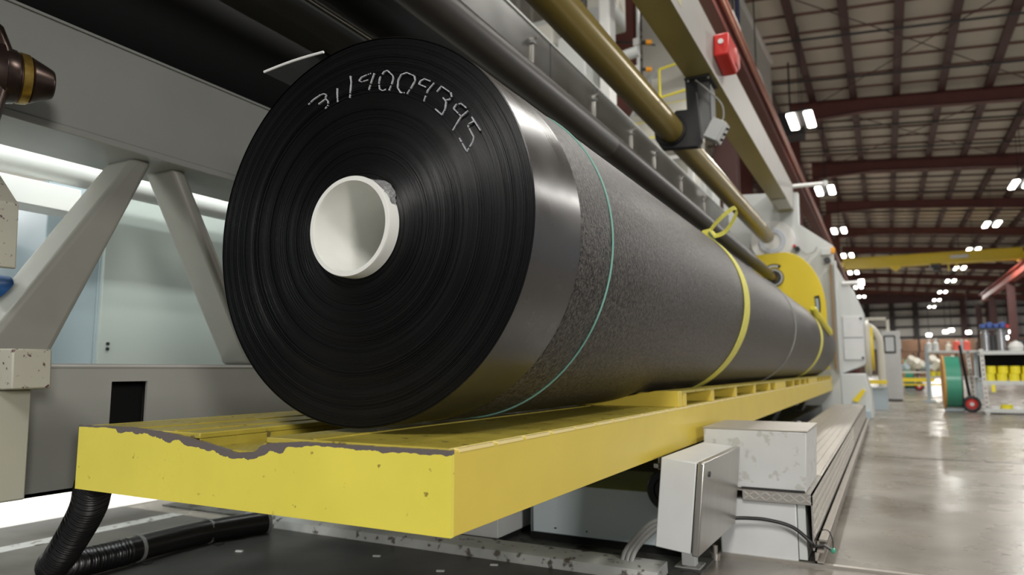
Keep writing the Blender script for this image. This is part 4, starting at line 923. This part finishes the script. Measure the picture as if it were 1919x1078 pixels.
# ================================================================== FAR RIGHT: REELS, SHELF, TABLE
def reel_cart(x, y, s, lab, crowded=False):
    t = thing('strapping_reel_cart', (x, y, 0), lab, 'cart')
    zc = .385*s; Rr_ = .335*s
    MB().cyl((x-.085*s, y, zc), (x+.085*s, y, zc), Rr_, 48).build('green_strapping', M['green'], t)
    MB().cyl((x-.105*s, y, zc), (x-.085*s, y, zc), Rr_+.012, 48).build('flange', M['orange'], t, label='orange cardboard flange')
    MB().cyl((x+.085*s, y, zc), (x+.10*s, y, zc), Rr_+.004, 48).build('flange', M['dark_steel'], t)
    MB().box(x-.10*s, x+.13*s, y-.14, y-.08, .01, .04).box(x-.10*s, x+.13*s, y+.08, y+.14, .01, .04).build('base_frame', M['bluegrey'], t, bevel=.004)
    MB().cyl((x+.12*s, y, zc*2.25), (x+.20*s, y-.05, .1), .013, 8).cyl((x+.12*s, y+.12, zc*2.25), (x+.20*s, y+.1, .1), .013, 8).build('handle', M['rubber'], t)
    w_ = MB().lathe([(.001, -.03), (.055*s, -.03), (.058*s, -.02), (.067*s, -.024), (.085*s, -.028), (.105*s, -.02), (.105*s, .02), (.085*s, .03), (.001, .03)], (x+.19*s, y-.16, .105*s), 32, mi=0)
    w_.m = [1 if max(math.hypot(w_.v[i][0]-(x+.19*s), w_.v[i][2]-.105*s) for i in f) < .068*s else 0 for f in w_.f]
    o = w_.build('wheel', [M['rubber'], M['red']], t, label='red-hubbed rubber wheel')
    MB().cyl((x+.19*s, y-.20, .105*s), (x+.19*s, y-.18, .105*s), .024*s, 12).build('hub_cap', M['white'], o)
    MB().cyl((x+.19*s, y-.14, .105*s), (x+.1*s, y-.1, .105*s), .012, 8).build('axle', M['dark_steel'], t)
    return t
reel_cart(.755, 11.0, 1.0, 'nearer reel cart of green plastic strapping with a red-hubbed wheel')
reel_cart(.50, 21.0, 1.12, 'farther small reel cart of green strapping beside the control cabinet')

sf = thing('slotted_shelf', (1.5, 10.6, 0), 'grey slotted-angle shelving rack at the right picture edge', 'shelf')
def slotted(x0, z0, x1, z1, y):
    b = MB().bar((x0, y, z0), (x1, y, z1), .045, .004, up=(0, 1, 0)).bar((x0-.02, y+.02, z0), (x1-.02, y+.02, z1), .004, .04, up=(0, 1, 0))
    o = b.build('upright', M['brushed'], sf, smooth=0)
    s = MB()
    for k in range(14):
        u = (k+.5)/14; s.obox((x0+(x1-x0)*u, y-.003, z0+(z1-z0)*u), (.014, 0, 0), (0, .002, 0), (0, 0, .022))
    s.build('slots', M['dark_steel'], o, smooth=0, kind='stuff')
slotted(1.075, 0, 1.055, .80, 10.5); slotted(1.02, 0, .97, .80, 11.2); slotted(2.35, 0, 2.35, .80, 10.5); slotted(2.35, 0, 2.35, .8, 11.2)
for z in (.765, .395, .055):
    MB().box(1.04, 2.37, 10.49, 11.22, z, z+.012).box(1.04, 2.37, 10.485, 10.492, z-.035, z+.012).build('shelf_board', M['lightgrey'], sf, smooth=0)
MB().box(1.08, 2.34, 11.16, 11.18, .44, .74).build('back_panel', M['black'], sf, smooth=0)
k = 0
for row, (z, y) in enumerate(((.407, 10.56), (.407+.092, 10.60))):
    for i in range(7):
        x = 1.13+i*.125+row*.02
        b = MB().lathe([(.028, -.0), (.056, 0), (.056, .09), (.028, .09)], (0, 0, 0), 24, axis='Z', close=True)
        if k == 0: roll_t = b; o = b.build('tape_roll', M['tape']); src_t = o
        else: o = src_t.copy(); C.objects.link(o)
        o.location = (x, y, z); k += 1
        tag(o, 'yellow tape roll in the %s tier on the middle shelf, %s from the left' % (('lower', 'upper')[row], ORD[i+1]), 'tape roll', 'lower tier of yellow tape rolls' if row == 0 else 'upper tier of yellow tape rolls')
o = src_t.copy(); C.objects.link(o); o.location = (1.28, 10.56, .067); o.scale = (1.15, 1.15, .55); tag(o, 'single yellow tape roll lying on the bottom shelf', 'tape roll'); del o['group']
tg = MB().box(1.13, 1.17, 10.478, 10.483, .27, .36).build('yellow_tag', M['tape'], smooth=0); tag(tg, 'yellow tag hanging from the middle shelf edge', 'tag')
for i, (x, r_, h_, m, lab) in enumerate([(1.13, .055, .26, 'bin_steel', 'left shiny steel canister on top of the shelf'), (1.29, .06, .27, 'bin_steel', 'right shiny steel canister on top of the shelf'), (1.205, .045, .20, 'dark_steel', 'darker canister between the two shiny ones')]):
    t = thing('steel_canister', (x, 10.7, .777), lab, 'canister')
    MB().lathe([(.001, 0), (r_, 0), (r_, h_*.9), (r_*.85, h_*.93), (r_*.85, h_), (.001, h_)], (x, 10.7, .777), 28, axis='Z').build('body', M[m], t)
    MB().lathe([(r_*1.0, h_*.72), (r_*1.04, h_*.73), (r_*1.04, h_*.76), (r_, h_*.77)], (x, 10.7, .777), 28, axis='Z').build('rim', M[m], t)
o = MB().lathe([(.001, 0), (.07, 0), (.085, .05), (.06, .10), (.001, .12)], (1.43, 10.62, .777), 24, axis='Z').build('white_bag', M['white']); tag(o, 'small rounded white bag on the top shelf', 'bag')
t = thing('blue_tray', (1.25, 10.75, 1.05), 'dark blue tray of blue containers stacked above the steel canisters', 'tray')
MB().box(1.07, 1.38, 10.64, 10.86, 1.047, 1.065).build('tray', M['dark_steel'], t, smooth=0)
for i in range(4): MB().box(1.08+i*.07, 1.14+i*.07, 10.66, 10.8, 1.065, 1.12+.02*(i % 2)).build('container', M['bluec'], t, bevel=.01)
MB().cyl((1.365, 10.68, 1.065), (1.365, 10.68, 1.11), .022, 12).build('red_cap', M['red'], t)
t = thing('black_case', (1.62, 10.8, .779), 'black case on the shelf top at the picture edge', 'case')
MB().box(1.46, 2.1, 10.7, 11.0, .779, .92).build('case', M['rubber'], t, bevel=.01)
MB().box(1.7, 1.85, 10.69, 10.7, .86, .88).build('handle', M['dark_steel'], t, smooth=0)

tb = thing('work_table', (1.05, 15.6, 0), 'pale work table with a lower shelf behind the green reel', 'table')
MB().box(.68, 1.55, 15.4, 16.1, .855, .895).build('table_top', M['lightgrey'], tb, bevel=.004)
MB().box(.70, 1.53, 15.45, 16.05, .40, .42).build('lower_shelf', M['lightgrey'], tb, smooth=0)
for x in (.70, 1.50):
    for y in (15.45, 16.05): MB().box(x-.02, x+.02, y-.02, y+.02, 0, .855).build('leg', M['bluegrey'], tb, smooth=0)
for x, m, h_, w_, lab in [(.74, 'lightgrey', .20, .05, 'left white bottle on the work table'), (.85, 'lightgrey', .21, .05, 'second white bottle on the work table'), (1.06, 'cream', .15, .05, 'cream pot in the middle of the work table')]:
    t = thing('bottle', (x, 15.6, .895), lab, 'bottle')
    MB().lathe([(.001, 0), (w_, 0), (w_, h_*.7), (w_*.4, h_*.85), (w_*.4, h_)], (x, 15.6, .895), 20, axis='Z').build('body', M[m], t)
    MB().cyl((x, 15.6, .895+h_), (x, 15.6, .92+h_), w_*.5, 12).build('cap', M['white'], t)
for x, m, lab in [(1.19, 'red', 'left red jug on the work table'), (1.34, 'red', 'right red jug on the work table')]:
    t = thing('jug', (x, 15.6, .895), lab, 'jug')
    MB().box(x-.055, x+.055, 15.5, 15.64, .895, 1.07).build('body', mat('salmon_red', (226, 92, 76), .4), t, bevel=.02)
    MB().cyl((x, 15.57, 1.07), (x, 15.57, 1.10), .02, 12).build('cap', M['white'], t)
o = MB().obox((1.265, 15.55, 1.05), (.06, 0, .02), (0, .08, 0), (-.02, 0, .20)).build('grey_pouch', M['bluegrey'], bevel=.01); tag(o, 'grey pouch leaning between the two red jugs', 'pouch')
o.location.z -= .055
for i in range(4):
    o = src_t.copy(); C.objects.link(o); o.location = (.76+i*.125, 15.5, .42); tag(o, 'yellow tape roll on the work table\'s lower shelf, %s from the left' % ORD[i+1], 'tape roll', 'yellow tape rolls under the work table')
cl = MB()
for i in range(10):
    x = .30+i*.1; cl.cyl((x, 18+.1*(i % 3), .55+.05*(i % 2)), (x+.11, 17.9, .62+.06*((i*3) % 4)), .07, 12)
o = thing('parts_cart', (.7, 18, 0), 'low cart heaped with cream rolls behind the work table', 'cart')
for ch_ in range(10):
    x = .30+ch_*.1; MB().cyl((x, 18+.1*(ch_ % 3), .57+.05*(ch_ % 2)), (x+.11, 17.9, .62+.06*((ch_*3) % 4)), .075, 14).build('cream_roll', M['cream'] if ch_ % 4 else M['bluegrey'], o)
MB().box(.2, 1.4, 17.7, 18.4, .47, .50).box(.22, .26, 17.75, 17.79, 0, .47).box(1.3, 1.34, 17.75, 17.79, 0, .47).box(.22, .26, 18.3, 18.34, 0, .47).box(1.3, 1.34, 18.3, 18.34, 0, .47).build('frame', M['cream'], o, smooth=0)
MB().box(.3, 1.2, 17.72, 18.3, .2, .23).box(.3, .9, 17.72, 17.76, .28, .36).build('yellow_shelf', M['yellow_guard'], o, smooth=0)
t = thing('slim_stand', (.66, 14.2, 0), 'slim grey upright stand between the two reel carts', 'stand')
MB().box(.60, .63, 14.0, 14.03, .02, .95).build('post', M['bluegrey'], t, smooth=0)
MB().box(.52, .71, 13.9, 14.13, 0, .02).build('base', M['bluegrey'], t, smooth=0)
# cartons far away
for i in range(9):
    for j in range(3):
        x = .9+i*1.15+.08*j; o = MB().box(x, x+1.02, 58, 59, .9*j, .9*j+.86).build('carton', M['carton'], smooth=0, bevel=.01)
        tag(o, 'brown carton in the far stack, %s tier, %s from the left' % (('bottom', 'middle', 'top')[j], ORD[i+1]), 'carton', 'far stack of brown cartons')
# far bright spots: lit low lamps beyond the table
for i, (px, py) in enumerate([(1741, 628), (1772, 622), (1783, 619), (1815, 623), (1885, 633), (1896, 622)]):
    p = at(px, py, Y=54); t = thing('far_wall_lamp', p, 'small glowing lamp low in the far background, %s from the left' % ORD[i+1], 'lamp', 'low far lamps')
    MB().obox(p, (.3, 0, 0), (0, .1, 0), (0, 0, .2)).build('lens', M['lamp'], t, bevel=.05)
    MB().cyl(p, Vector((p.x, p.y, RZ(p.x))), .02, 6).build('hanger', M['dark_steel'], t)
